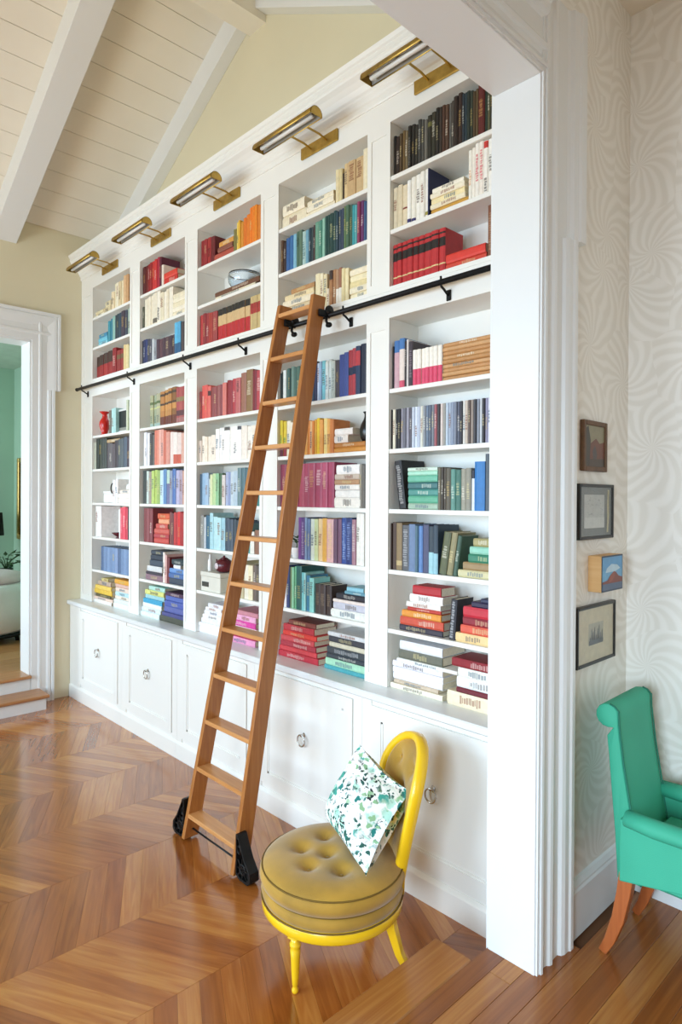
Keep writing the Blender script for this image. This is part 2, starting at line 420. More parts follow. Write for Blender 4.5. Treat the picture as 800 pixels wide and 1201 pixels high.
mb.prism(poly, 'X', -1.3, XJ + .02)
struct(mb.build('trim_5', WTRIM), 'moulded white head casing over the opening')
# plain casing on the library side
struct(MB().box(XJ + .006, 2.15, YWB, YWB + .022, 0, ZH + .2).build('trim_6', WTRIM))

# ---- baseboards
def baseprof(d): return [(0, 0), (d, 0), (d, .165), (d * .75, .172), (d * .75, .18), (d * .35, .195), (0, .20)]
mb = MB().prism([(YW - a, STEP + z) for a, z in baseprof(.024)], 'X', XJ + .226, 2.715)
struct(mb.build('baseboard_near', WTRIM))
mb = MB().prism([(2.715 - a, STEP + z) for a, z in baseprof(.024)], 'Y', -2.94, YW)
struct(mb.build('baseboard_side', WTRIM))

# ---- doorway in the far wall
XD, ZD = 1.873, 3.05
struct(MB().box(XD - .012, XD + .004, YFAR - .005, YFAR + .205, .2, ZD).build('trim_7', WTRIM), 'white jamb of the far doorway')
struct(MB().box(.5, XD + .004, YFAR - .005, YFAR + .205, ZD - .004, ZD + .012).build('trim_8', WTRIM))
dp = [(0, .018), (.05, .018), (.058, .026), (.072, .026), (.080, .020), (.120, .016), (.132, .028), (.150, .030), (.158, .022), (.164, .034), (.182, .036)]
def dcase(mb, z0, z1, extra):
    q = dp[:6] + [(a + extra, d + (.006 if extra else 0)) for a, d in dp[6:]]
    mb.prism([(XD + .004, YFAR + .001)] + [(XD + .004 + a, YFAR - d) for a, d in q] + [(XD + .004 + q[-1][0], YFAR + .001)], 'Z', z0, z1)
mb = MB(); dcase(mb, 0, 2.655, 0); dcase(mb, 2.655, 3.31, .044)
struct(mb.build('trim_10', WTRIM), 'moulded white casing with an ear round the far doorway')
mb = MB(); q = dp[:6] + [(a + .044, d + .006) for a, d in dp[6:]]
mb.prism([(YFAR + .001, ZD + .012)] + [(YFAR - d * 1.004, ZD + .012 + a * 1.10) for a, d in q] + [(YFAR + .001, ZD + .012 + q[-1][0] * 1.10)], 'X', .3, XD + .22)
struct(mb.build('trim_11', WTRIM), 'moulded white head casing over the far doorway')

# steps up to the far doorway
STEPW = wood('step_oak', '8a5733', 'b07a4a', 'c99a68', rough=0.3, rnd=0.3, gx=50, gy=2, axis='X')
t = thing('step', 'lower white step with oak tread below the far doorway', 'step', (1.2, 5.6, 0))
MB().box(.3 - 1.2, 1.922 - 1.2, 5.496 - 5.6, 5.72 - 5.6, 0, .096).build('riser', WTRIM, t)
MB().bevbox(.28 - 1.2, 1.945 - 1.2, 5.472 - 5.6, 5.722 - 5.6, .096, .122, .006).build('tread', STEPW, t)
t = thing('step', 'upper white step with oak tread inside the far doorway', 'step', (1.2, 5.8, 0))
MB().box(.55 - 1.2, 1.872 - 1.2, 5.724 - 5.8, 5.95 - 5.8, .0, .222).build('riser', WTRIM, t)
MB().bevbox(.56 - 1.2, 1.876 - 1.2, 5.69 - 5.8, 5.95 - 5.8, .222, .246, .006).build('tread', STEPW, t)

# ---- green room beyond the doorway
fg = struct(MB().box(-1.0, 3.0, YFAR + .2, 9.2, 0, .232).build('floor', MATS['subfloor']))
for i in range(22):
    y = YFAR + .21 + i * .15
    MB().bevbox(-2, 1.88, .0007, .1493, -.014, 0, .0008).build('plank', STEPW, fg, loc=(.9, y, .246))
wall('wall_green_far', 'Y', 9.15, 9.3, -1.1, 3.0, .2, 3.7, [], MINTW)
wall('wall_green_right', 'X', 2.78, 2.95, YFAR + .2, 9.2, .2, 3.7, [], MINTW)
wall('wall_green_left', 'X', -1.1, -.95, YFAR + .2, 9.2, .2, 3.7, [(6.8, 8.4, .9, 2.9)], MINTW)
wall('wall_green_near', 'Y', YFAR + .19, YFAR + .205, -1.1, 3.0, .2, 3.7, [(.55, XD + .004, .2, ZD)], MINTW)
struct(MB().box(-1.1, 3.0, YFAR + .2, 9.3, 3.42, 3.6).build('ceiling', mat('green_room_ceiling', 'b4c4b4', 0.8)), 'ceiling of the green room')
struct(MB().box(2.755, 2.78, YFAR + .2, 9.15, .24, .42).build('baseboard_green_right', WTRIM))
struct(MB().box(-.95, 2.78, 9.125, 9.15, .24, .42).build('baseboard_green_far', WTRIM))

# ------------------------------------------------------------------ bookcase
XF, XB = 2.296, 2.512
BAYS = [(5.496, 4.793), (4.627, 3.963), (3.802, 3.096), (2.929, 2.222), (2.072, 1.37)]   # (left, right) along Y
ZS = [3.285, 3.03, 2.757, 2.272, 1.985, 1.699, 1.410, 1.128, .845]
ZFR, ZMID0, ZMID1 = 3.543, 2.61, 2.757
YL, YE = 5.735, 1.286
bc = thing('bookcase', 'tall white built-in bookcase with fifteen upper and thirty lower compartments', 'bookcase', (XF, 3.5, .845))
bc['label'] = 'tall white built-in bookcase of five bays along the right wall'
O = Vector((XF, 3.5, .845))
class WB(MB):
    pass
def bpart(mb, name, m=WHITE, bevel=0.0, parent=None, org=O):
    mb.v = [tuple(Vector(p) - org) for p in mb.v]
    return mb.build(name, m, parent or bc, bevel=bevel)
# back panels, pilasters, shelves
for l, r in BAYS:
    bpart(MB().box(XB, XB + .02, r - .02, l + .02, .845, 3.62), 'back_panel')
posts = [(YL, BAYS[0][0])] + [(BAYS[i][1], BAYS[i + 1][0]) for i in range(4)] + [(BAYS[4][1], YE)]
for k, (a, b) in enumerate(posts):
    for (z0, z1) in ((.846, ZMID0), (ZMID1 - .018, ZFR)):
        mb = MB(); mb.box(XF + .006, XB + .02, b, a, z0, z1)
        e = .026 if k else .05
        mb.box(XF, XF + .007, b, b + e, z0, z1); mb.box(XF, XF + .007, a - e, a, z0, z1)
        mb.box(XF, XF + .007, b + e, a - e, z0, z0 + .05); mb.box(XF, XF + .007, b + e, a - e, z1 - .05, z1)
        bpart(mb, 'pilaster')
for i, (l, r) in enumerate(BAYS):
    for j, z in enumerate(ZS[:-1]):
        if j == 2: continue
        bpart(MB().bevbox(XF + .004, XB, r, l, z - .021, z, .002), 'shelf')
bpart(MB().box(XF, XB + .02, YE, YL, ZMID0, ZMID1).box(XF - .004, XF, YE, YL, ZMID1 - .02, ZMID1), 'middle_rail')
bpart(MB().box(XF, XB + .02, YE, YL, ZFR, 3.70), 'frieze')
cp = [(XF + .02, 3.655), (XF - .006, 3.655), (XF - .010, 3.662), (XF - .010, 3.684), (XF - .016, 3.690), (XF - .020, 3.700), (XF - .030, 3.712), (XF - .032, 3.722),
      (XF - .040, 3.730), (XF - .054, 3.752), (XF - .074, 3.772), (XF - .094, 3.786), (XF - .098, 3.796), (XF - .104, 3.802), (XF - .104, 3.826), (XF - .112, 3.832), (XF - .120, 3.850), (XG, 3.850), (XG, 3.70), (XF + .02, 3.70)]
mb = MB(); n = len(cp)
vs = [Vector((x, YE, z)) for x, z in cp] + [Vector((x, YL, z)) for x, z in cp]
bpart(mb.prism([(x, z) for x, z in cp], 'Y', YE, YL), 'crown_moulding')

# base cabinets, one unit for each bay, and the continuous counter above
XP = 2.196; XC = 2.212
cuts = [YL] + [(BAYS[i][1] + BAYS[i + 1][0]) / 2 for i in range(4)] + [YE]
bn = ['leftmost', 'second', 'middle', 'fourth', 'rightmost']
for i, (l, r) in enumerate(BAYS):
    a, b = cuts[i] - .0008, cuts[i + 1] + .0008; c = Vector((XC, (a + b) / 2, 0))
    extra = {0: 'beside the far doorway wall', 1: 'with nickel ring pull', 2: 'behind the ladder', 3: 'right of the ladder feet', 4: 'behind the yellow chair'}[i]
    t = thing('base_cabinet', 'white panelled base cabinet of the %s bay, %s' % (bn[i], extra), 'cabinet', c, group='white base cabinets')
    bpart(MB().box(XC, XG - .01, b, a, .095, .808), 'body', parent=t, org=c)
    # plinth with a moulded top edge
    bpart(MB().prism([(XP, 0), (XG - .01, 0), (XG - .01, .095), (XC - .004, .118), (XP + .008, .112), (XP + .002, .104), (XP, .098)], 'Y', b, a), 'plinth', parent=t, org=c)
    # face stiles beside the door
    dl, dr = l + .012, r - .012
    for u0, u1 in ((dl + .004, a), (b, dr - .004)):
        if u1 - u0 < .01: continue
        bpart(MB().box(XC - .008, XC, u0, u1, .118, .808), 'stile', parent=t, org=c)
    d = MB(); z0, z1 = .150, .778; s = .062
    d.box(XC - .014, XC - .001, dr, dr + s, z0, z1).box(XC - .014, XC - .001, dl - s, dl, z0, z1)
    d.box(XC - .014, XC - .001, dr + s, dl - s, z0, z0 + s).box(XC - .014, XC - .001, dr + s, dl - s, z1 - s, z1)
    d.box(XC - .006, XC - .001, dr + s, dl - s, z0 + s, z1 - s)
    door = bpart(d, 'door', parent=t, org=c)
    m2 = MB(); q = .010
    for (u0, u1, v0, v1) in ((dr + s, dr + s + q, z0 + s, z1 - s), (dl - s - q, dl - s, z0 + s, z1 - s), (dr + s, dl - s, z0 + s, z0 + s + q), (dr + s, dl - s, z1 - s - q, z1 - s)):
        m2.box(XC - .010, XC - .005, u0, u1, v0, v1)
    bpart(m2, 'panel_moulding', parent=door, org=c)
    hc = Vector((XC - .006, (l + r) / 2, .505)); h = MB()
    hx = XC - .026
    h.lathe([(.0, .022), (.006, .022), (.008, .018), (.006, .012), (.007, .006), (.011, .002), (.012, 0)], 14, M=Matrix.Translation(hc) @ Matrix.Rotation(rad(-90), 4, 'Y'))
    h.tube([(hx, hc.y + .028 * math.sin(w * math.pi / 14), hc.z - .026 + .030 * math.cos(w * math.pi / 14)) for w in range(28)], .0042, 8, closed=True, up=(1, 0, 0))
    bpart(h, 'ring_pull', CHROME, parent=door, org=c)
co = Vector((XF, 3.5, .81))
ct = tag(MB().prism([(XP - .012, -.002), (XG - .01, -.002), (XG - .01, .035), (XP - .014, .035), (XP - .020, .029), (XP - .020, .006)], 'Y', YE, YL).build('countertop', WTRIM), 'continuous white ledge on top of the base cabinets', 'counter')
ct.location = (0, 0, .81)

# ------------------------------------------------------------------ ladder rail
rl = thing('ladder_rail', 'long black iron ladder rail across the white bookcase', 'rail', (2.236, 3.5, 2.683))
XR = 2.236
MB().tube([(0, 5.675 - 3.5, 0), (0, 1.29 - 3.5, 0)], .0125, 12, up=(1, 0, 0)).build('tube', BLACKI, rl)
MB().lathe([(0, -.012), (.010, -.011), (.015, -.004), (.015, .010), (.0, .012)], 14, M=Matrix.Translation((0, 5.678 - 3.5, 0)) @ Matrix.Rotation(rad(90), 4, 'X')).build('end_cap', BLACKI, rl)
for y in (5.58, 4.71, 3.88, 3.236, 2.328, 1.72):
    mb = MB()
    mb.tube([(0, y - 3.5, .010), (0, y - 3.5, .022), (-.001, y - 3.5, .026)], .005, 8)
    mb.tube([(0, y - 3.5, -.008), (.004, y - 3.5, -.018), (.022, y - 3.5, -.026), (.038, y - 3.5, -.036), (.052, y - 3.5, -.044)], .0055, 8, up=(0, 1, 0))
    mb.bevbox(.052, .060, y - 3.5 - .012, y - 3.5 + .012, -.068, -.020, .003)
    mb.build('bracket', BLACKI, rl)

# ------------------------------------------------------------------ picture lights
NICK = mat('satin_nickel_reflector', 'd8d6d0', 0.45, 0.8, var=.04); FROST = mat('frosted_tube', 'ecebe6', 0.25, var=.02)
pos = ['leftmost', 'second', 'third', 'fourth', 'nearest']
for i, (l, r) in enumerate(BAYS):
    yc = (l + r) / 2 if i < 4 else 1.775
    t = thing('picture_light', 'brass picture light above the %s bay, %s' % (bn[i], ('far left end', 'second from far wall', 'above the glass bowl', 'right of the ladder top', 'cut by the white opening')[i]), 'lamp', (XF, yc, 3.628), group='brass picture lights on the frieze')
    MB().bevbox(-.012, 0, -.145, .145, -.031, .031, .003).build('backplate', BRASS, t)
    for s in (-1, 1):
        MB().tube([(-.010, s * .062, 0), (-.06, s * .062, .012), (-.14, s * .062, .014), (-.205, s * .062, -.004)], .0055, 8, up=(0, 1, 0)).build('arm', BRASS, t)
        MB().lathe([(0, -.008), (.009, -.006), (.011, 0), (.009, .006), (0, .008)], 12, M=Matrix.Translation((-.215, s * .062, -.008)) @ Matrix.Rotation(rad(90), 4, 'Y')).build('knuckle', BRASS, t)
    # trough-shaped shade, open towards the shelves
    sh = MB(); R = .040; n = 12; vs = []; fs = []
    cx, cz = -.232, -.030
    for k in range(n + 1):
        a = rad(-8 + 196 * k / n)
        for q, rr in ((0, R), (1, R - .003)):
            for yy in (-.235, .235): vs.append((cx - .0 + rr * math.cos(a) * 0.95, yy, cz + rr * math.sin(a)))
    for k in range(n):
        a, b = 4 * k, 4 * (k + 1)
        fs += [(a, b, b + 1, a + 1), (a + 2, a + 3, b + 3, b + 2), (a, a + 2, b + 2, b), (a + 1, b + 1, b + 3, a + 3)]
    fs += [(0, 1, 3, 2), (4 * n, 4 * n + 2, 4 * n + 3, 4 * n + 1)]
    sh.add(vs, fs, smooth=True)
    for yy in (-.235, .235):
        cap = [(cx + R * .95 * math.cos(rad(-8 + 196 * k / n)), yy, cz + R * math.sin(rad(-8 + 196 * k / n))) for k in range(n + 1)]
        e = .003 if yy > 0 else -.003
        c2 = [(x, y - e, z) for x, y, z in cap]; m_ = n + 1
        sh.add(cap + c2, [tuple(range(m_)), tuple(range(m_, 2 * m_))[::-1]] + [(k, (k + 1) % m_, m_ + (k + 1) % m_, m_ + k) for k in range(m_)])
    s_ = sh.build('shade', BRASS, t)
    rf = MB(); vs = []; fs = []; Q = R - .005
    for k in range(n + 1):
        a = rad(-4 + 188 * k / n)
        for rr in (Q, Q - .0015):
            for yy in (-.228, .228): vs.append((cx + rr * math.cos(a) * .95, yy, cz + rr * math.sin(a)))
    for k in range(n):
        a, b = 4 * k, 4 * (k + 1)
        fs += [(a, b, b + 1, a + 1), (a + 2, a + 3, b + 3, b + 2)]
    rf.add(vs, fs, smooth=True).build('reflector', NICK, s_)
    MB().tube([(cx, -.205, cz + .004), (cx, .205, cz + .004)], .011, 10, up=(1, 0, 0)).build('tube_lamp', FROST, t)

PILLOW = [(1.80, 1.955, .435), (1.63, 1.565, .425), (1.905, 1.59, .63), (1.845, 1.81, .765)]
MINT_ROT = 1

# ------------------------------------------------------------------ rolling ladder
LB = Vector((1.69, 2.70, 0))
ld = thing('library_ladder', 'tall oak rolling library ladder leaning on the bookcase rail', 'ladder', LB)
SL0, SL1 = Vector((1.69, 2.915, .012)) - LB, Vector((2.14, 2.722, 2.775)) - LB
SR0, SR1 = Vector((1.69, 2.478, .012)) - LB, Vector((2.14, 2.452, 2.775)) - LB
DEP, TH = .082, .026
lean = Vector((SL1.x - SL0.x, 0, SL1.z - SL0.z)).normalized()
for a, b in ((SL0, SL1), (SR0, SR1)):
    mb = MB(); q = DEP / lean.z
    zb, zt = a.z, b.z
    vs = []
    for p, t in ((a, 0), (b, 1)):
        for dx, dy in ((0, -TH / 2), (q, -TH / 2), (q, TH / 2), (0, TH / 2)): vs.append((p.x + dx, p.y + dy, p.z))
    mb.add(vs, [(3, 2, 1, 0), (4, 5, 6, 7), (0, 1, 5, 4), (1, 2, 6, 5), (2, 3, 7, 6), (3, 0, 4, 7)])
    mb.build('stile', LADW, ld, bevel=.003)
NR = 12
for k in range(NR):
    z = .128 + (2.715 - .128) * k / (NR - 1)
    t = (z - SL0.z) / (SL1.z - SL0.z)
    pl, pr = SL0.lerp(SL1, t), SR0.lerp(SR1, t)
    w = pl.y - pr.y - TH
    MB().bevbox(.001, .080, -w / 2 - .004, w / 2 + .004, -.011, .011, .003).build('rung', RUNGW, ld, loc=(pl.x, (pl.y + pr.y) / 2, z))
for s, p in ((1, SL0), (-1, SR0)):     # cast-iron wheel housings outside the stiles
    y0 = p.y + s * TH / 2
    def Y(v): return y0 + s * v
    out = [(0, .205), (.016, .205), (.030, .175), (.070, .105), (.108, .060), (.112, .022), (.092, .004), (.030, .004), (0, .02)]
    hs = MB(); x0 = p.x + .012; x1 = x0 + .052; n = len(out)
    # rim as a band around the outline
    cen = (.035, .075)
    inn = [(cen[0] + (a - cen[0]) * .78, cen[1] + (b - cen[1]) * .84) for a, b in out]
    vs = []
    for x in (x0, x1):
        vs += [(x, Y(a), b) for a, b in out] + [(x, Y(a), b) for a, b in inn]
    fs = []
    for i in range(n):
        j = (i + 1) % n
        fs += [(i, j, n + j, n + i), (2 * n + i, 2 * n + j, 3 * n + j, 3 * n + i), (i, j, 2 * n + j, 2 * n + i), (n + i, n + j, 3 * n + j, 3 * n + i)]
    hs.add(vs, fs)
    h = hs.build('wheel_housing', BLACKI, ld, bevel=.002)
    tr = MB()
    c0 = (.045, .055)
    for i in range(8):
        a = 2 * math.pi * i / 8
        tr.box(-.003, .003, -.003, .003, 0, .05, M=Matrix.Translation((x0 + .008, Y(c0[0]), c0[1])) @ Matrix.Rotation(a, 4, 'X'))
    tr.tube([(x0 + .008, Y(c0[0] + .022 * math.cos(2 * math.pi * k / 20)), c0[1] + .022 * math.sin(2 * math.pi * k / 20)) for k in range(20)], .0045, 6, closed=True, up=(1, 0, 0))
    tr.tube([(x0 + .008, Y(.018 + .012 * math.cos(2 * math.pi * k / 14)), .135 + .018 * math.sin(2 * math.pi * k / 14)) for k in range(14)], .004, 6, closed=True, up=(1, 0, 0))
    tr.build('openwork', BLACKI, h)
    MB().lathe([(.006, -.012), (.040, -.012), (.044, -.006), (.044, .006), (.040, .012), (.006, .012)], 22, M=Matrix.Translation((x0 + .034, Y(.05), .044)) @ Matrix.Rotation(rad(90), 4, 'Y')).build('wheel', mat('black_rubber', '1a1a1a', 0.6), h)
    # roller hook at the top
    q = (SL1 if s == 1 else SR1); ztop = 2.683; tt = (ztop - SL0.z) / (SL1.z - SL0.z); qq = (SL0 if s == 1 else SR0).lerp(q, tt)
    hk = MB(); yy = qq.y - TH / 2 - .010 if s == -1 else qq.y - TH / 2 - .010
    hx = XR - LB.x
    hk.bevbox(qq.x + .04, hx + .006, yy - .005, yy + .007, ztop - .016, ztop + .020, .003)
    hk.lathe([(0, -.010), (.020, -.010), (.025, -.006), (.026, 0), (.025, .006), (.020, .010), (0, .010)], 20, M=Matrix.Translation((hx - .002, yy - .004, ztop + .022)) @ Matrix.Rotation(rad(90), 4, 'X'))
    hk.tube([(hx - .016, yy, ztop - .01), (hx - .022, yy - .002, ztop - .034), (hx - .012, yy - .004, ztop - .052)], .007, 8, up=(0, 1, 0))
    hk.lathe([(0, -.014), (.011, -.013), (.014, 0), (.011, .013), (0, .014)], 14, M=Matrix.Translation((hx - .008, yy - .006, ztop - .052)) @ Matrix.Rotation(rad(90), 4, 'X'))
    hk.build('roller_hook', BLACKI, ld)
MB().tube([(.05, SL0.y - .01, .055), (.05, SR0.y + .01, .055)], .0045, 8, up=(1, 0, 0)).build('tie_rod', BLACKI, ld)

# ------------------------------------------------------------------ yellow slipper chair
VEL = mat('mustard_velvet', 'a97f22', 0.75, var=0.22, scale=7, bump=0.12, bscale=300, sheen=0.35)
YEL = mat('yellow_lacquer', 'f0c01c', 0.28, var=0.04, coat=0.3)
ch = thing('slipper_chair', 'round mustard velvet slipper chair with glossy yellow frame and tufted seat', 'chair', (1.69, 1.80, 0), rad(152))
RS = .268
def ring(mb, prof, n=48): return mb.lathe(prof, n)
ring(MB(), [(.20, .212), (RS - .006, .212), (RS, .218), (RS + .002, .250), (RS - .004, .258), (.20, .258)]).build('seat_rail', YEL, ch)
ring(MB(), [(.0, .252), (RS - .012, .252), (RS - .001, .262), (RS + .004, .282), (RS - .002, .300), (RS - .014, .306), (.0, .306)]).build('seat_base', VEL, ch)
# tufted cushion
BT = [(0.02, 0)] + [(.125 * math.cos(rad(60 * k + 30)), .125 * math.sin(rad(60 * k + 30))) for k in range(6)]
def tuft_top(x, y):
    d = 0
    for bx, by in BT: d -= .026 * math.exp(-((x - bx) ** 2 + (y - by) ** 2) / .0009) + .008 * math.exp(-((x - bx) ** 2 + (y - by) ** 2) / .006)
    return d
mb = MB(); n = 64; prof = [(RS - .012, .306), (RS + .004, .314), (RS + .010, .335), (RS + .008, .352), (RS + .001, .364)]
rr = [(.262, .372), (.25, .381), (.235, .388), (.22, .393), (.2, .398)] + [(.2 - .0125 * k, .398 + .012 * (1 - ((.2 - .0125 * k) / .2) ** 2)) for k in range(1, 16)]
vs = []; fs = []; allp = prof + rr; m = len(allp)
for i in range(n):
    a = 2 * math.pi * i / n
    for r, z in allp:
        x, y = r * math.cos(a), r * math.sin(a); vs.append((x, y, z + (tuft_top(x, y) if r < .262 else 0)))
for i in range(n):
    for j in range(m - 1): fs.append((i * m + j, ((i + 1) % n) * m + j, ((i + 1) % n) * m + j + 1, i * m + j + 1))
vs.append((0, 0, .41 + tuft_top(0, 0))); fs += [((i * m + m - 1), ((i + 1) % n) * m + m - 1, n * m) for i in range(n)]
mb.add(vs, fs, smooth=True)
cu = mb.build('seat_cushion', VEL, ch)
def circ(r, z, k=48): return [(r * math.cos(2 * math.pi * i / k), r * math.sin(2 * math.pi * i / k), z) for i in range(k)]
PIPE = mat('mustard_piping', '6e5212', 0.8)
MB().tube(circ(RS + .001, .3665), .003, 8, closed=True).build('piping', PIPE, cu)
MB().tube(circ(RS - .006, .307), .003, 8, closed=True).build('piping', PIPE, cu)
MB().tube(circ(RS + .002, .257), .003, 8, closed=True).build('piping', PIPE, cu)
for bx, by in BT:
    z = .41 - .012 * ((bx * bx + by * by) ** .5 / .2) ** 2 + tuft_top(bx, by)
    MB().lathe([(0, -.004), (.008, -.003), (.009, 0), (.006, .003), (0, .004)], 12, c=(bx, by, z + .002)).build('button', VEL, cu)
# front legs (turned) and rear legs (raked)
for a in (41, -57):
    x, y = (RS - .035) * math.cos(rad(a)), (RS - .035) * math.sin(rad(a))
    MB().bevbox(-.021, .021, -.021, .021, .196, .256, .003, M=Matrix.Translation((x, y, 0)) @ Matrix.Rotation(rad(a), 4, 'Z')).lathe([(0, 0), (.008, .0), (.012, .006), (.0125, .014), (.009, .021), (.0085, .026), (.011, .030), (.0135, .06), (.017, .13), (.019, .155), (.0155, .162), (.021, .170), (.021, .178), (.015, .184), (.019, .196)], 16, c=(x, y, 0)).build('front_leg', YEL, ch)
for a in (142, -142):
    c, s = math.cos(rad(a)), math.sin(rad(a)); P = [((RS - .04) * c, (RS - .04) * s, .25), ((RS - .03) * c, (RS - .03) * s, .17), ((RS - .0) * c, (RS - .0) * s, .08), ((RS + .045) * c, (RS + .045) * s, .0)]
    MB().sweep(P, [(-.018, -.016), (.018, -.016), (.018, .016), (-.018, .016)], up=(0, 0, 1) if False else (c, s, 0), smooth=False, scales=[1.15, 1.05, .85, .65]).build('rear_leg', YEL, ch, bevel=.003)
# back: balloon frame with tufted pad
def back_pt(u, v, off=0):
    """u lateral (-1..1 of half width), v height above seat 0..1"""
    z = .30 + .50 * v
    x = -.245 - .105 * max(0.0, v) ** 1.2 - off * .97
    x += .040 * (u * u)               # wraps forward at the sides
    return Vector((x, u * .165, z + off * .25))
def outline(k, n=40):
    """closed balloon: bottom narrow, top round"""
    a = 2 * math.pi * k / n
    v = .5 - .5 * math.cos(a); hw = .60 + .40 * min(1, v / .62) ** .8 if v < .62 else math.sqrt(max(0, 1 - ((v - .62) / .38) ** 2))
    return (1 if math.sin(a) >= 0 else -1) * hw, v
arch = []
for k in range(0, 61):
    s = k / 60.0                       # 0 = right foot, 1 = left foot
    if s < .38: v = s / .38 * .66; u = -(.62 + .38 * (v / .66) ** .85)
    elif s > .62: v = (1 - s) / .38 * .66; u = (.62 + .38 * (v / .66) ** .85)
    else:
        a = (s - .38) / .24 * math.pi; u = -math.cos(a); v = .66 + .34 * math.sin(a)
    arch.append((u, v))
P = [back_pt(u, v - .08 if v < .001 else v) for u, v in arch]
fr_ = MB().sweep(P, [(-.017, -.020), (-.010, -.026), (.010, -.026), (.017, -.020), (.019, 0), (.017, .020), (.010, .026), (-.010, .026), (-.017, .020), (-.019, 0)], up=lambda i: (1, 0, .25), scales=[.86] * len(P)).build('back_frame', YEL, ch)
def pad(side, depth, name, m):
    vs = []; fs = []; NU, NV = 25, 31
    for j in range(NV):
        v = .10 + .86 * j / (NV - 1)
        if v < .66: hw = .62 + .38 * (v / .66) ** .85
        else: hw = math.sqrt(max(0.0, 1 - ((v - .66) / .345) ** 2))
        hw = max(.02, hw - .07)
        for i in range(NU):
            uu = -1 + 2 * i / (NU - 1); u = uu * hw
            edge = (1 - abs(uu) ** 4) * (1 - abs((v - .53) / .43) ** 6)
            b = depth * max(0, edge) ** .5
            if side > 0:
                for bu, bv in ((-.42, .8), (.42, .8), (0, .62), (-.5, .45), (.5, .45), (0, .28)):
                    b -= .022 * math.exp(-(((u - bu) * .165) ** 2 + ((v - bv) * .5) ** 2) / .0008)
            p = back_pt(u, v); vs.append(p + Vector((1, 0, .22)) * (b * side))
    for j in range(NV - 1):
        for i in range(NU - 1): fs.append((j * NU + i, j * NU + i + 1, (j + 1) * NU + i + 1, (j + 1) * NU + i))
    return vs, fs
v1, f1 = pad(1, .032, '', None); v2, f2 = pad(-1, .016, '', None)
pm = MB().add(v1, f1, smooth=True).add(v2, f2, smooth=True)
bp_ = pm.build('back_pad', VEL, ch)
for bu, bv in ((-.42, .8), (.42, .8), (0, .62), (-.5, .45), (.5, .45), (0, .28)):
    p = back_pt(bu, bv) + Vector((1, 0, .22)) * .012
    MB().lathe([(0, -.003), (.007, -.002), (.008, 0), (.005, .003), (0, .004)], 12, M=Matrix.Translation(p) @ Matrix.Rotation(rad(80), 4, 'Y')).build('button', VEL, bp_)

# ---- floral cushion
def floral():
    m = bpy.data.materials.new('floral_cotton'); m.use_nodes = True
    nt = m.node_tree; L = nt.links; b = nt.nodes['Principled BSDF']; b.inputs['Roughness'].default_value = .8
    tc = nt.nodes.new('ShaderNodeTexCoord'); base = lin('f1f1ec'); prev = None
    nz = nt.nodes.new('ShaderNodeTexNoise'); nz.inputs['Scale'].default_value = 40; nz.inputs['Detail'].default_value = 3
    L.new(tc.outputs['Object'], nz.inputs['Vector'])
    wv = nt.nodes.new('ShaderNodeVectorMath'); wv.operation = 'MULTIPLY_ADD'; L.new(nz.outputs['Color'], wv.inputs[0]); wv.inputs[1].default_value = (.045, .045, .045); L.new(tc.outputs['Object'], wv.inputs[2])
    col = None
    for scale, thr, seed, c, w in ((18, .42, 0, 'b4dcca', .10), (17, .34, 3.1, '3f9c8c', .06), (28, .32, 7.7, '1d7a72', .05), (32, .32, 5.3, '8fb88a', .05), (55, .34, 1.9, '1c2a2a', .04), (46, .32, 8.4, '23584c', .04)):
        mp = nt.nodes.new('ShaderNodeMapping'); mp.inputs['Location'].default_value = (seed, seed * .7, seed * 1.3); L.new(wv.outputs[0], mp.inputs['Vector'])
        vo = nt.nodes.new('ShaderNodeTexVoronoi'); vo.inputs['Scale'].default_value = scale; L.new(mp.outputs[0], vo.inputs['Vector'])
        gate = nt.nodes.new('ShaderNodeTexNoise'); gate.inputs['Scale'].default_value = 9; L.new(mp.outputs[0], gate.inputs['Vector'])
        g = nt.nodes.new('ShaderNodeMapRange'); g.inputs['From Min'].default_value = .47; g.inputs['From Max'].default_value = .54; L.new(gate.outputs['Fac'], g.inputs['Value'])
        r = nt.nodes.new('ShaderNodeMapRange'); r.inputs['From Min'].default_value = thr + w; r.inputs['From Max'].default_value = thr; L.new(vo.outputs['Distance'], r.inputs['Value'])
        mu = nt.nodes.new('ShaderNodeMath'); mu.operation = 'MULTIPLY'; L.new(g.outputs[0], mu.inputs[0]); L.new(r.outputs[0], mu.inputs[1])
        mx = nt.nodes.new('ShaderNodeMix'); mx.data_type = 'RGBA'; L.new(mu.outputs[0], mx.inputs['Factor'])
        if col is None: mx.inputs['A'].default_value = base
        else: L.new(col, mx.inputs['A'])
        mx.inputs['B'].default_value = lin(c); col = mx.outputs['Result']
    L.new(col, b.inputs['Base Color'])
    return m
FLO = floral()
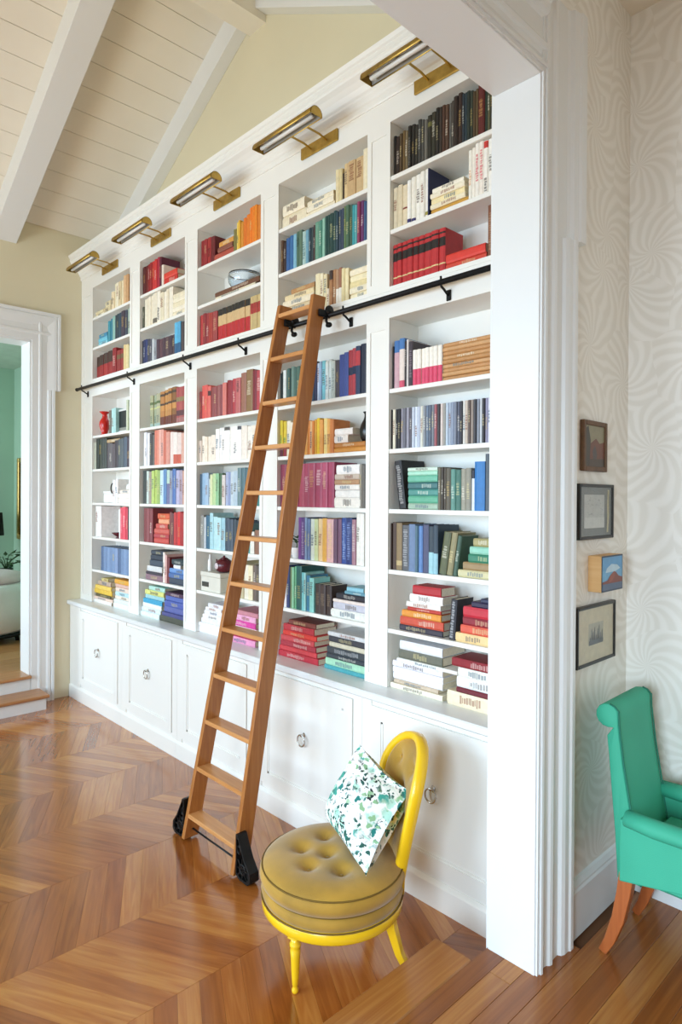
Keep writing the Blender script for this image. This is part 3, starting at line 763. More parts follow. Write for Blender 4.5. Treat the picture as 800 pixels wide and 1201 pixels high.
def cushion(corners, thick, nrm):
    """pillow through four corners (bl, br, tr, tl)"""
    bl, br, tr, tl = [Vector(c) for c in corners]; N = 26; vs = []; fs = []
    for side in (1, -1):
        for j in range(N + 1):
            for i in range(N + 1):
                u, v = i / N, j / N
                pu, pv = u * 2 - 1, v * 2 - 1
                # edges pulled in between the corners
                k = .13; uu = .5 + .5 * pu * (1 - k * (1 - pv * pv)); vv = .5 + .5 * pv * (1 - k * (1 - pu * pu))
                p = bl * (1 - uu) * (1 - vv) + br * uu * (1 - vv) + tr * uu * vv + tl * (1 - uu) * vv
                h = thick * (max(0, (1 - pu ** 2) * (1 - pv ** 2))) ** .5
                wr = .006 * math.sin(7 * u + 5 * v) * (1 - pu ** 4) * (1 - pv ** 4)
                vs.append(p + nrm * (h * side * .5 + wr))
    M_ = (N + 1) ** 2
    for s in range(2):
        for j in range(N):
            for i in range(N):
                a = s * M_ + j * (N + 1) + i; fs.append((a, a + 1, a + N + 2, a + N + 1))
    me = MB().add(vs, fs, smooth=True)
    return me
PIL = [Vector(p) for p in PILLOW]
pc = sum(PIL, Vector()) / 4
nr = ((PIL[1] - PIL[0]).cross(PIL[3] - PIL[0])).normalized()
mb = cushion([p - pc for p in PIL], .22, nr)
pw_ = tag(mb.build('cushion', FLO, None, loc=pc), 'white cushion with teal and black floral print on the yellow chair', 'cushion')
wm = pw_.modifiers.new('weld', 'WELD'); wm.merge_threshold = .0015

# ------------------------------------------------------------------ mint armchair
MINT = mat('mint_fabric', '39a484', 0.7, var=0.05, scale=5, bump=0.08, bscale=400)
MPIPE = mat('mint_piping', '1f6e58', 0.8)
CHER = wood('cherry_leg', '8a4420', 'ab5c30', 'c0743f', rough=0.3, rnd=0.1, gx=60, gy=4, axis='Z')
mc = thing('mint_armchair', 'mint green upholstered armchair with scrolled back and cherry wood legs', 'armchair', (2.408, .700, STEP), rad(MINT_ROT))
# local: +x to the sitter's left ... chair faces -y; half width .215
HW = .155
def scroll_profile():
    pts = []
    # front face from seat up to the roll, over the roll, and down the rear face
    pts += [(.175, .28), (.190, .40), (.214, .55), (.236, .68), (.246, .76), (.252, .81)]
    for k in range(0, 11):
        a = rad(150 - 27 * k); pts.append((.290 + .042 * math.cos(a), .835 + .042 * math.sin(a)))
    pts += [(.292, .765), (.285, .70), (.275, .58), (.262, .44), (.252, .28)]
    return pts
sp_ = scroll_profile()
def extr(mb, prof, x0, x1, bulge=.008, n=8):
    m = len(prof); vs = []; fs = []
    cx = sum(p[0] for p in prof) / m; cz = sum(p[1] for p in prof) / m
    st = [(x0, .93), (x0 + .003, .98), (x0 + .008, 1.0)] + [(x0 + (x1 - x0) * k / n, 1.0 + .0 * k) for k in range(1, n)] + [(x1 - .008, 1.0), (x1 - .003, .98), (x1, .93)]
    for x, s in st:
        for k, (y, z) in enumerate(prof):
            # shrink towards the section's local middle line near the ends
            a = prof[k - 1]; b = prof[(k + 1) % m]; t = Vector((b[0] - a[0], b[1] - a[1])); t.normalize(); nn = Vector((t.y, -t.x))
            o = -(1 - s) * .07
            vs.append((x, y + nn.x * o * SGN, z + nn.y * o * SGN))
    q = len(st)
    for i in range(q - 1):
        for k in range(m): fs.append((i * m + k, i * m + (k + 1) % m, (i + 1) * m + (k + 1) % m, (i + 1) * m + k))
    fs += [tuple(range(m)), tuple(range((q - 1) * m, q * m))[::-1]]
    return mb.add(vs, fs, smooth=True)
SGN = -1
bk = extr(MB(), sp_, -HW, HW).build('backrest', MINT, mc)
for x in (-HW + .004, HW - .004):
    MB().tube([(x, y - .003, z) for y, z in sp_[:9]], .0035, 6, up=(1, 0, 0)).build('piping', MPIPE, bk)
for s in (-1, 1):
    # rolled arm with flat panel below
    ap = []
    xa = s * (HW + .012)
    arm = MB()
    path = [(xa, .215, .505), (xa + s * .006, .12, .502), (xa + s * .010, -.02, .506), (xa + s * .013, -.16, .515), (xa + s * .014, -.24, .520)]
    arm.sweep(path, [(.036 * math.cos(2 * math.pi * k / 14), .030 * math.sin(2 * math.pi * k / 14)) for k in range(14)], scales=[.92, 1, 1, 1, 1])
    arm.build('arm', MINT, mc)
    pn = MB(); th = .026
    poly = [(.235, .285), (.235, .50), (-.225, .52), (-.225, .372), (-.10, .352), (.05, .322), (.16, .300)]
    x0, x1 = sorted((xa - s * .02, xa + s * .014)); m_ = len(poly)
    vs = [(x0 + s * (.235 - y) * .03, y, z) for y, z in poly] + [(x1 + s * (.235 - y) * .03, y, z) for y, z in poly]
    pn.add(vs, [tuple(range(m_)), tuple(range(m_, 2 * m_))[::-1]] + [(i, (i + 1) % m_, m_ + (i + 1) % m_, m_ + i) for i in range(m_)])
    pn.build('side_panel', MINT, mc, bevel=.006)
MB().bevbox(-HW, HW, -.25, .20, .29, .36, .012).bevbox(-HW + .012, HW - .012, -.26, .19, .36, .43, .025).build('seat', MINT, mc)
for x in (-HW + .005, HW - .005):
    P = [(x, .215, .31), (x, .225, .24), (x, .245, .14), (x, .275, .05), (x, .300, .0)]
    MB().sweep(P, [(-.019, -.022), (.019, -.022), (.019, .022), (-.019, .022)], up=(0, 1, 0), smooth=False, scales=[1.1, 1.05, .95, .8, .65]).build('rear_leg', CHER, mc, bevel=.003)
    P = [(x, -.205, .31), (x, -.205, .15), (x, -.205, 0)]
    MB().sweep(P, [(-.02, -.02), (.02, -.02), (.02, .02), (-.02, .02)], up=(0, 1, 0), smooth=False, scales=[1.1, .9, .65]).build('front_leg', CHER, mc, bevel=.003)

# ------------------------------------------------------------------ pictures on the wallpapered wall
def quad(mb, x0, x1, z0, z1, y, c): mb.add([(x0, y, z0), (x1, y, z0), (x1, y, z1), (x0, y, z1)], [(0, 1, 2, 3)], lin(c))
def poly2(mb, pts, y, c): mb.add([(x, y, z) for x, z in pts], [tuple(range(len(pts)))], lin(c))
def frame(mb, w, h, b, d0, d1):
    """hollow frame, front at y=-d1"""
    for x0, x1, z0, z1 in ((-w, -w + b, -h, h), (w - b, w, -h, h), (-w + b, w - b, -h, -h + b), (-w + b, w - b, h - b, h)): mb.bevbox(x0, x1, -d1, -d0, z0, z1, .0025)
    return mb
FBLACK = mat('black_frame', '161514', 0.35); FBROWN = mat('brown_frame', '5f4126', 0.5, var=.2, scale=40); PINE = wood('pine_edge', 'b98550', 'd3a56c', 'e2bd8a', rough=0.6, rnd=.05, axis='Y')
GLASS = mat('picture_glass', 'ffffff', 0.02, var=0)
def clear_glass():
    m = bpy.data.materials.new('clear_pane'); m.use_nodes = True; nt = m.node_tree; nt.nodes.clear()
    o = nt.nodes.new('ShaderNodeOutputMaterial'); mx = nt.nodes.new('ShaderNodeMixShader'); t = nt.nodes.new('ShaderNodeBsdfTransparent'); g = nt.nodes.new('ShaderNodeBsdfGlossy'); g.inputs['Roughness'].default_value = .03
    mx.inputs[0].default_value = .06
    nt.links.new(t.outputs[0], mx.inputs[1]); nt.links.new(g.outputs[0], mx.inputs[2]); nt.links.new(mx.outputs[0], o.inputs[0])
    return m
PANE = clear_glass()
def picture(label, x0, x1, z0, z1, b, d, fm):
    t = thing('framed_picture' if fm is not PINE else 'canvas_painting', label, 'picture', ((x0 + x1) / 2, YW, (z0 + z1) / 2)); w, h = (x1 - x0) / 2, (z1 - z0) / 2
    if fm is not PINE: frame(MB(), w, h, b, .0, d).build('frame', fm, t)
    return t, w, h
# 1 small dark landscape
t, w, h = picture('small brown framed dark landscape painting, highest on the wallpapered wall', 2.288, 2.484, 1.856, 2.046, .018, .018, FBROWN)
mb = MB(); y = -.012; quad(mb, -w + .018, w - .018, -h + .018, h - .018, y, '8c8468')
poly2(mb, [(-w + .018, -.01), (-.03, .012), (.01, .03), (.04, .012), (w - .018, .02), (w - .018, -h + .018), (-w + .018, -h + .018)], y - .0004, '6e3f2c')
poly2(mb, [(-w + .018, .06), (-.055, .075), (-.035, .02), (-.045, -h + .018), (-w + .018, -h + .018)], y - .0008, '3c3426')
poly2(mb, [(-.02, -.02), (.0, .005), (.018, -.03), (.01, -.06), (-.012, -.06)], y - .0008, '4d4440'); poly2(mb, [(-.045, -.05), (w - .018, -.045), (w - .018, -h + .018), (-.045, -h + .018)], y - .0012, '4a3a2a')
mb.build('painting', PRINT, t, col=True)
# 2 drawing in a black frame
t, w, h = picture('black framed pale pencil drawing on a grey mat, second from top', 2.255, 2.542, 1.600, 1.808, .012, .020, FBLACK)
mb = MB(); quad(mb, -w + .012, w - .012, -h + .012, h - .012, -.013, '6c706c'); mb.build('mat_board', PRINT, t, col=True)
mb = MB(); quad(mb, -.098, .070, -.062, .064, -.0134, 'b9bab4'); quad(mb, -.098, .070, -.062, -.022, -.0138, 'c8c9c3')
rs = random.Random(3)
for k in range(26):
    a, b_ = rs.uniform(-.085, .05), rs.uniform(-.015, .05); quad(mb, a, a + rs.uniform(.004, .016), b_, b_ + rs.uniform(.001, .004), -.0142, rs.choice(['8f908c', 'a2a39e', '989a95']))
mb.build('drawing', PRINT, t, col=True)
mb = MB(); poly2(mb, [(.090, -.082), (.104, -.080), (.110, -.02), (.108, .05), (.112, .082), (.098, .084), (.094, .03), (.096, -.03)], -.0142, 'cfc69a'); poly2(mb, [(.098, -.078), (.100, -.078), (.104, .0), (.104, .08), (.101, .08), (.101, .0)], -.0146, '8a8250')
mb.build('pale_strip', PRINT, t, col=True)  # pale yellow upright strip with a darker line, right of the drawing
MB().box(-w + .012, w - .012, -.0175, -.0160, -h + .012, h - .012).build('glass', PANE, t)
# 3 box canvas
t, w, h = picture('small thick wooden box painting of a red mountain under blue sky', 2.362, 2.548, 1.402, 1.538, .01, .05, PINE)
MB().bevbox(-w, w, -.052, 0, -h, h, .002).build('box', PINE, t)
mb = MB(); y = -.0525; quad(mb, -w, w, -h, h, y, '1e3550'); quad(mb, -w + .006, w - .006, -h + .006, h - .006, y - .0004, '6ba4c8')
quad(mb, -w + .006, w - .006, .012, h - .006, y - .0006, '5c98c4'); poly2(mb, [(-.05, .02), (-.01, .035), (.04, .03), (.07, .015), (.02, .005), (-.06, .004)], y - .0008, 'b6cfdc')
poly2(mb, [(-w + .006, -.030), (-.045, -.026), (-.02, -.008), (.012, .006), (.030, .002), (.055, -.014), (w - .006, -.02), (w - .006, -.045), (-w + .006, -.045)], y - .0010, '7c3426')
poly2(mb, [(-.02, -.008), (.012, .006), (.02, -.012), (-.005, -.03), (-.03, -.035)], y - .0012, '92452f')
quad(mb, -w + .006, w - .006, -h + .006, -.038, y - .0014, '4f5f78'); mb.build('painting', PRINT, t, col=True)
# 4 etching
t, w, h = picture('black framed small dark etching on a wide cream mat, lowest on the wall', 2.243, 2.567, 1.127, 1.352, .012, .020, FBLACK)
mb = MB(); quad(mb, -w + .011, w - .011, -h + .011, h - .011, -.013, 'c9bc9c'); mb.build('mat_board', PRINT, t, col=True)
mb = MB(); quad(mb, -.062, .062, -.040, .042, -.0134, 'a9a48f')
for k in range(9):
    a = -.056 + .0125 * k; hh = (.03, .062, .05, .066, .036, .058, .07, .04, .05)[k]; poly2(mb, [(a, -.038), (a + .013, -.038), (a + .010, -.038 + hh), (a + .004, -.038 + hh * .9)], -.0138, ('3a3f48', '50565c', '2e3238')[k % 3])
quad(mb, -.060, .060, -.039, -.022, -.0142, '34383e'); mb.build('etching', PRINT, t, col=True)
MB().box(-w + .011, w - .011, -.0175, -.0160, -h + .011, h - .011).build('glass', PANE, t)

# ------------------------------------------------------------------ books
BOOKS = """5 1 U 2079 2055 194 0 1b1512
5 1 U 2055 2030 184 0 2c1b15
5 1 U 2030 2013 189 0 4a3822
5 1 U 2013 1997 196 0 6a5330
5 1 U 1997 1980 189 0 75654a
5 1 U 1980 1960 204 0 1a1815 0.1,0.75,8f8a80
5 1 U 1960 1940 204 0 201d1a
5 1 U 1940 1920 194 0 22201a
5 1 U 1920 1900 209 0 3a3a38 0.35,0.8,b9b6ae
5 1 U 1900 1884 201 0 4b4a46
5 1 U 1884 1865 194 0 6a675f
5 1 U 1865 1841 204 0 24231a 0.75,0.85,6d6a3a
5 1 U 1841 1817 209 0 2c2a1e
5 1 U 1817 1798 219 0 1c1a18
5 1 U 1798 1780 214 0 302620
5 1 U 1780 1763 214 0 4a2f22
5 1 U 1763 1744 209 0 523a2c
5 1 U 1744 1731 209 0 5e5a55
5 1 U 1731 1717 214 0 47423c
5 1 U 1717 1695 224 0 2c1f1a
5 1 U 1695 1673 230 0 33221d
5 1 U 1673 1660 219 0 26313a
5 1 U 1660 1648 219 0 2c3c44
5 1 U 1648 1632 219 0 25302a
5 1 U 1632 1618 214 0 323a30
5 1 U 1618 1604 204 0 4e3c26
5 1 U 1604 1591 209 0 5c4a30
5 1 U 1591 1559 230 0 5a1c1a
5 1 U 1559 1542 214 0 26352a
5 1 U 1542 1529 204 0 57553c
5 1 U 1529 1514 209 0 2c2c22
5 1 U 1514 1496 204 0 3a2418
5 1 U 1496 1480 214 0 202420
5 2 U 2070 2041 199 0 d9ccb0
5 2 U 2041 2012 204 0 dccdae
5 2 U 2012 1981 194 0 e3d3b4 0.42,0.46,7a2a20
5 2 U 1981 1958 204 0 f2efe8 0.04,0.12,3a3468
5 2 U 1958 1931 212 0 efe9dc 0.04,0.1,3a3468
5 2 U 1931 1904 214 0 f3efe6
5 2 U 1904 1878 219 0 f0ebe0
5 2 U 1878 1857 222 0 f4f0e8 0.06,0.13,a89a4a
5 2 U 1857 1849 219 0 1d2550
5 2 T0 1840 1638 26 0 c9973f
5 2 T0 1842 1653 23 26 efe4c6
5 2 T0 1840 1658 26 48 f0dfae
5 2 T0 1842 1656 23 74 f2e8d0
5 2 T0 1834 1663 23 97 f3ecda
5 2 U 1638 1619 214 0 f1ece0 0.3,0.6,d89a6a
5 2 U 1619 1603 219 0 f0e8dc
5 2 U 1603 1582 230 0 f3ece2 0.3,0.8,c8404a
5 2 U 1582 1560 230 0 f0e6da 0.3,0.85,d0505a
5 2 U 1560 1538 224 0 f4efe6 0.86,0.99,c83a34;0.05,0.3,33302e
5 2 U 1538 1515 224 0 f2eee6 0.4,0.7,5a5450
5 2 U 1515 1489 219 0 efe8dc
5 3 U 2075 2041 201 0 b8282c 0.6,0.8,1c1512;0.88,0.92,1c1512;0.2,0.23,e0c890
5 3 U 2041 2013 201 0 b8282c 0.6,0.8,1c1512;0.88,0.92,1c1512;0.2,0.23,e0c890
5 3 U 2013 1979 201 0 b8282c 0.6,0.8,1c1512;0.88,0.92,1c1512;0.2,0.23,e0c890
5 3 U 1979 1947 201 0 b8282c 0.6,0.8,1c1512;0.88,0.92,1c1512;0.2,0.23,e0c890
5 3 U 1947 1915 201 0 b8282c 0.6,0.8,1c1512;0.88,0.92,1c1512;0.2,0.23,e0c890
5 3 U 1915 1881 201 0 b8282c 0.6,0.8,1c1512;0.88,0.92,1c1512;0.2,0.23,e0c890
5 3 U 1881 1840 201 0 b8282c 0.6,0.8,1c1512;0.88,0.92,1c1512;0.2,0.23,e0c890
5 3 U 1840 1798 201 0 b8282c 0.6,0.8,1c1512;0.88,0.92,1c1512;0.2,0.23,e0c890
5 3 U 1798 1762 201 0 b8282c 0.6,0.8,1c1512;0.88,0.92,1c1512;0.2,0.23,e0c890
5 3 T0 1757 1546 34 0 c8402f
5 3 T0 1755 1550 39 34 d8382c
5 3 U 1539 1510 222 0 7a4a34 0.15,0.85,c0a080
5 3 U 1510 1479 222 0 6a3a2c
5 4 U 2086 2060 204 0 1c1a20
5 4 U 2060 2027 228 0 3f6ea8 0,0.75,c9a0a8
5 4 U 2027 1995 234 0 4474ac 0,0.78,e6d6cc;0,0.15,d0506a
5 4 U 1995 1981 216 0 2a2024
5 4 U 1981 1968 222 0 d8d0cc
5 4 U 1968 1943 210 0 3b3038 0.2,0.8,a09098
5 4 U 1941 1917 165 0 f3ece0 0,0.46,d9486a
5 4 U 1917 1893 165 0 f3ece0 0,0.46,d9486a
5 4 U 1893 1869 165 0 f3ece0 0,0.46,d9486a
5 4 U 1869 1845 165 0 f3ece0 0,0.46,d9486a
5 4 U 1845 1822 165 0 f3ece0 0,0.46,d9486a
5 4 U 1822 1798 165 0 f3ece0 0,0.46,d9486a
5 4 U 1798 1774 165 0 f3ece0 0,0.46,d9486a
5 4 T0 1768 1516 19 0 b98550
5 4 T0 1768 1516 19 19 c79662
5 4 T0 1768 1516 19 37 bf8a56
5 4 T0 1768 1516 19 56 c99a68
5 4 T0 1768 1516 19 74 b98550
5 4 T0 1768 1516 19 93 c4925e
5 4 T0 1768 1516 19 112 bc8854
5 4 T0 1768 1516 19 130 c89866
5 4 T0 1768 1516 19 149 c08c58
5 5 U 2085 2067 189 0 17141a
5 5 U 2067 2049 189 0 e9e0c8
5 5 U 2049 2032 189 0 17141a
5 5 U 2032 2014 189 0 1a181c
5 5 U 2014 1997 189 0 8d8894
5 5 U 1997 1979 189 0 6b6a74
5 5 U 1979 1962 189 0 9b98a4
5 5 U 1962 1945 189 0 5a5660
5 5 U 1945 1928 189 0 c3cbd8
5 5 U 1928 1911 189 0 d9e0ea
5 5 U 1911 1895 189 0 b8c0d0
5 5 U 1895 1878 189 0 d9d6c8
5 5 U 1878 1862 189 0 8a8f98
5 5 U 1862 1846 189 0 6e7c90
5 5 U 1846 1830 189 0 5d6475
5 5 U 1830 1814 189 0 7a7f8a
5 5 U 1814 1798 189 0 a05a60
5 5 U 1798 1782 189 0 3a343a
5 5 U 1782 1767 189 0 d8c8c0
5 5 U 1767 1751 189 0 9a968e
5 5 U 1751 1736 189 0 b9c6d4
5 5 U 1736 1720 189 0 a6b0c0
5 5 U 1720 1705 189 0 8e98ac
5 5 U 1705 1690 189 0 7e8494
5 5 U 1690 1675 189 0 56596a
5 5 U 1675 1661 189 0 2e2c34
5 5 U 1661 1646 189 0 d8d4cc
5 5 U 1646 1631 189 0 c9b8a8
5 5 U 1631 1617 189 0 5a4a44
5 5 U 1617 1603 189 0 9a8a80
5 5 U 1603 1588 189 0 3c3a40
5 5 U 1588 1574 189 0 8a8e9a
5 5 U 1574 1560 189 0 c7c9cc
5 5 U 1560 1546 189 0 2c2a30
5 5 U 1546 1533 189 0 8c88a0
5 5 U 1533 1519 189 0 d0ccd8
5 5 U 1519 1505 189 0 3a3440
5 6 L 2024 1982 229 -8 1b181b 0.1,0.9,e8e4e0
5 6 T0 1967 1794 29 0 9fb5a0
5 6 T0 1967 1794 34 29 5fa98a
5 6 T0 1967 1794 31 63 4f8f86
5 6 T0 1967 1794 31 94 3f6f70
5 6 T0 1967 1794 31 126 6cb498
5 6 T0 1967 1794 20 157 a8d8c0
5 6 T0 1967 1794 17 177 cfe3d2
5 6 U 1792 1775 189 0 6b6350
5 6 U 1775 1760 192 0 3e352c
5 6 U 1760 1746 189 0 4c4236
5 6 U 1746 1720 186 0 5b5344
5 6 U 1720 1695 180 0 5d8f82
5 6 U 1695 1667 177 0 3f6f62
5 6 U 1667 1640 180 0 9a9584
5 6 U 1640 1613 183 0 8f8a7c
5 6 U 1613 1596 172 0 dfe6ee 0.8,1,2a2a38
5 6 U 1596 1545 209 0 2d74b4
5 6 U 1545 1521 240 0 4a545e
5 6 U 1521 1495 235 0 5a6672
5 7 U 2088 2064 220 0 3a2820
5 7 U 2064 2039 225 0 4a352a
5 7 U 2039 2004 223 0 8a7350 0.1,0.2,c0a878
5 7 U 2004 1959 214 0 56565a 0.1,0.9,c4c4c4
5 7 U 1959 1921 220 0 6a7fa0
5 7 U 1921 1902 214 0 4d6a78
5 7 U 1902 1878 214 0 5b82b8
5 7 U 1878 1844 220 0 4a4c6a
5 7 U 1844 1814 214 0 2c3a46 0,0.45,9cc8d0
5 7 U 1814 1789 220 0 324250 0,0.42,94c0cc
5 7 L 1787 1748 191 9 5a5e40
5 7 L 1743 1712 191 9 8f8560
5 7 L 1708 1686 179 9 3f5a4a
5 7 T0 1681 1503 32 0 cfc59a
5 7 T0 1655 1503 35 32 9a7f58
5 7 T0 1627 1503 38 66 2f7a5e
5 7 T0 1618 1503 32 104 8fc7b0
5 7 T0 1604 1503 35 136 a59a6a
5 8 T0 2018 1765 28 0 3a3440
5 8 T0 2011 1757 39 28 c8503a
5 8 T0 1998 1769 31 68 e0923a
5 8 T0 1967 1772 17 99 b8382e
5 8 T0 1974 1775 25 116 efe9e0
5 8 T0 1956 1765 37 141 f3eee8
5 8 T0 1935 1772 42 178 b0262e
5 8 L 1726 1694 180 4 2c2c34 0.05,0.95,e4e4e4
5 8 T1 1690 1484 39 0 e8c890
5 8 T1 1666 1484 37 39 d85a44
5 8 T1 1653 1484 37 76 8a1c2c
5 8 T1 1648 1484 45 113 c22a3a
5 8 T1 1607 1484 25 158 2c2440
5 8 T1 1558 1484 17 183 2f3550
5 9 T0 2066 1757 25 0 efe7d0
5 9 T0 2049 1785 20 25 c9b49c
5 9 T0 2055 1763 31 45 eceaf0
5 9 T0 2053 1757 28 76 f2f0f2
5 9 T0 2055 1760 28 105 e6e2ea
5 9 T0 2027 1678 17 133 f0eee6
5 9 T0 2021 1763 42 150 6a6a5c
5 9 T0 2013 1763 42 192 e6e6ea
5 9 T1 1731 1474 62 0 e8d8b8
5 9 T1 1683 1474 23 62 6a1c2a
5 9 T1 1683 1474 45 85 eef0f0
5 9 T1 1674 1474 42 130 e6e2d6
5 9 T1 1707 1474 37 173 8a1824
4 1 T0 2923 2711 69 0 e8dcc0 0.4,0.7,6a3a30
4 1 T0 2911 2721 61 69 efe4cc 0.3,0.8,4a3a30
4 1 T1 2708 2479 28 0 ece0c4
4 1 T1 2700 2486 31 28 f0e6d0
4 1 T1 2698 2489 28 59 efe3c8
4 1 U 2473 2446 178 0 e2d2a8
4 1 U 2446 2422 173 0 d8c898
4 1 U 2422 2408 143 0 3a3028
4 1 U 2408 2380 184 0 dcc090
4 1 U 2380 2326 184 0 c8a87c 0.45,0.9,7a4a30
4 1 U 2326 2273 184 0 cdb084 0.45,0.9,7a4a30
4 1 U 2273 2238 209 0 ece0c0
4 2 U 2944 2929 189 0 2c2c34
4 2 U 2929 2909 194 0 5a4030
4 2 U 2909 2886 178 0 3a2c2c
4 2 U 2886 2853 194 0 2f5c94
4 2 U 2853 2821 199 0 34689c
4 2 U 2821 2793 199 0 7fb4cc
4 2 U 2793 2767 204 0 4a6a58 0.6,0.85,20302a
4 2 U 2767 2739 204 0 5a7460
4 2 U 2739 2711 189 0 a8c4c0 0.2,0.7,4a6a70
4 2 U 2711 2686 189 0 6fa0b4
4 2 U 2686 2669 194 0 2a4250
4 2 U 2669 2650 194 0 31464c
4 2 U 2650 2636 199 0 4a3434
4 2 U 2636 2603 209 0 6a9a84
4 2 U 2603 2580 209 0 4f8a78
4 2 U 2580 2558 214 0 8fc0ac
4 2 U 2558 2538 219 0 1f4a44
4 2 U 2538 2518 219 0 1c4440
4 2 U 2518 2488 219 0 1c3f3c
4 2 U 2488 2468 224 0 2a4a4c
4 2 U 2468 2452 214 0 2c4654
4 2 U 2452 2432 219 0 3a4a5c
4 2 U 2432 2411 219 0 33425a
4 2 U 2411 2394 224 0 5f7a52
4 2 U 2394 2370 224 0 4a6a54
4 2 U 2370 2348 219 0 426050
4 2 U 2348 2330 209 0 3a9aa4
4 2 U 2330 2312 204 0 5aa8ac
4 2 U 2312 2291 214 0 8a3a5c
4 2 U 2291 2270 214 0 6a3468
4 2 U 2270 2252 204 0 3f5c84
4 2 U 2252 2234 199 0 345078
4 3 T0 2914 2636 41 0 efe6d6
4 3 T0 2914 2636 34 41 d8c4a0
4 3 T0 2907 2639 36 75 ecdcc0
4 3 T0 2892 2642 31 111 e4cfa4
4 3 T0 2836 2639 26 142 b88a5c
4 3 U 2630 2592 201 0 e8dab4
4 3 U 2592 2567 196 0 efe4c4
4 3 U 2567 2541 186 0 e6d8b0
4 3 U 2541 2519 103 0 ddd0b8
4 3 U 2519 2492 191 0 a5744c 0.75,1,3a2a28
4 3 U 2492 2468 191 0 a87a54
4 3 U 2468 2446 186 0 b08a6c 0,0.45,efe8dc
4 3 U 2446 2426 191 0 9a6a54 0,0.45,efe8dc
4 3 U 2426 2401 181 0 e4d4a4
4 3 U 2401 2374 175 0 ecdcb0
4 3 T1 2363 2234 34 0 efe2c0
4 3 T1 2363 2234 31 34 f0e4c8
4 3 T1 2363 2234 31 64 e6d4a0
4 3 T1 2363 2234 31 95 efe2bc
4 3 T1 2363 2234 31 126 f0e4c8
4 4 U 2932 2917 192 0 2c3a3a
4 4 U 2917 2902 198 0 24302e
4 4 U 2902 2874 204 0 dfe6e2
4 4 U 2874 2855 210 0 4f6e68
4 4 U 2855 2836 210 0 3f5c58
4 4 U 2836 2809 216 0 6f8a80
4 4 U 2809 2780 210 0 4a6a60
4 4 U 2780 2752 210 0 55766a
4 4 U 2752 2721 216 0 3a5a70
4 4 U 2721 2691 210 0 486880
4 4 U 2691 2661 210 0 34506c
4 4 U 2661 2637 216 0 2f4c64
4 4 U 2637 2613 216 0 2a3050
4 4 U 2613 2594 204 0 c8d4e8
4 4 U 2594 2574 210 0 9ab4d0
4 4 U 2574 2546 210 0 7cc4d0
4 4 U 2546 2521 204 0 d4dcd8
4 4 U 2521 2497 210 0 c8d0cc
4 4 U 2497 2468 198 0 b8c0b8 0.2,0.8,6a7470
4 4 U 2468 2441 198 0 4a4450
4 4 U 2441 2405 222 0 3a4a8c
4 4 U 2405 2372 228 0 465698
4 4 U 2372 2344 234 0 a83a44 0.45,0.62,22304c
4 4 U 2344 2318 240 0 b0404a 0.45,0.62,22304c
4 4 U 2318 2286 246 0 2a3a58 0.6,0.75,b83a40;0.75,0.9,b83a40
4 4 U 2286 2247 252 0 1c2438
4 5 U 2930 2901 207 0 d8c030 0,0.25,5a2030;0.25,0.6,3a7a50
4 5 U 2901 2873 201 0 d4bc34 0,0.25,8a2030;0.25,0.55,3a7a50
4 5 U 2873 2838 201 0 e6dcc4
4 5 U 2838 2803 189 0 ece0cc
4 5 U 2803 2766 178 0 e0a850
4 5 U 2766 2728 184 0 e4b060
4 5 U 2728 2687 189 0 dc9a3c
4 5 U 2687 2669 189 0 e0904a
4 5 U 2669 2650 184 0 e8c08c 0.2,0.7,4a4060
4 5 U 2650 2632 184 0 d8843c
4 5 U 2632 2612 189 0 d8a03c
4 5 U 2612 2586 195 0 e8c02c
4 5 U 2586 2560 184 0 e4a050
4 5 U 2560 2532 189 0 e6cc80
4 5 U 2532 2506 184 0 dca050
4 5 U 2506 2477 178 0 c87838
4 5 T0 2486 2247 26 0 cc8a3c
4 5 T0 2484 2252 26 26 b87838
4 5 T1 2476 2375 40 52 efe6dc
4 5 T1 2471 2340 34 92 f4ece4
4 6 U 2939 2906 240 0 7a2c44
4 6 U 2906 2871 240 0 8a3048
4 6 U 2871 2836 240 0 963450
4 6 U 2836 2801 240 0 983652
4 6 U 2801 2764 240 0 a03a56
4 6 U 2764 2719 240 0 a84058
4 6 U 2719 2672 240 0 a03c58
4 6 U 2672 2621 240 0 a84460
4 6 U 2621 2566 240 0 a03c5a
4 6 U 2566 2522 240 0 ac4864
4 6 U 2522 2474 240 0 a4405e
4 6 T0 2466 2277 54 0 eee8de 0.35,0.65,4a4440
4 6 T0 2466 2286 37 54 f0ece6
4 6 T0 2466 2286 29 92 efeae2
4 6 T0 2466 2286 26 120 b8906c
4 6 T0 2466 2286 29 146 c8b8a8
4 6 T0 2454 2286 49 174 f4f0ec
4 6 U 2285 2268 223 0 9a948a
4 6 U 2268 2249 217 0 6f6a64
4 7 U 2765 2737 231 0 6a2c7c
4 7 U 2737 2704 231 0 4c2c6c 0.1,0.9,d0c4d8
4 7 U 2704 2684 231 0 7f94b4
4 7 U 2684 2662 225 0 6a80a8
4 7 U 2662 2630 225 0 d4dcd0
4 7 U 2630 2599 225 0 c4cc98
4 7 U 2599 2564 228 0 d8b888
4 7 U 2564 2529 231 0 d09a3c
4 7 U 2529 2475 228 0 d8a8a4 0.1,0.9,e8cc90
4 7 U 2475 2446 231 0 6a4a60
4 7 U 2446 2417 231 0 745068
4 7 U 2417 2379 237 0 24448c 0.1,0.9,c4d4f0
4 7 U 2379 2339 237 0 20306c 0.1,0.9,b4c8f0
4 7 U 2339 2311 231 0 a87c88 0.3,0.9,d8d4d0
4 7 U 2307 2280 266 0 eeeae0
4 7 U 2280 2250 266 0 f1ede4
4 8 U 2914 2887 237 0 dcd8d8
4 8 U 2887 2863 237 0 e4e0e0
4 8 U 2863 2837 237 0 2a3a6c
4 8 U 2837 2813 231 0 6a7a58
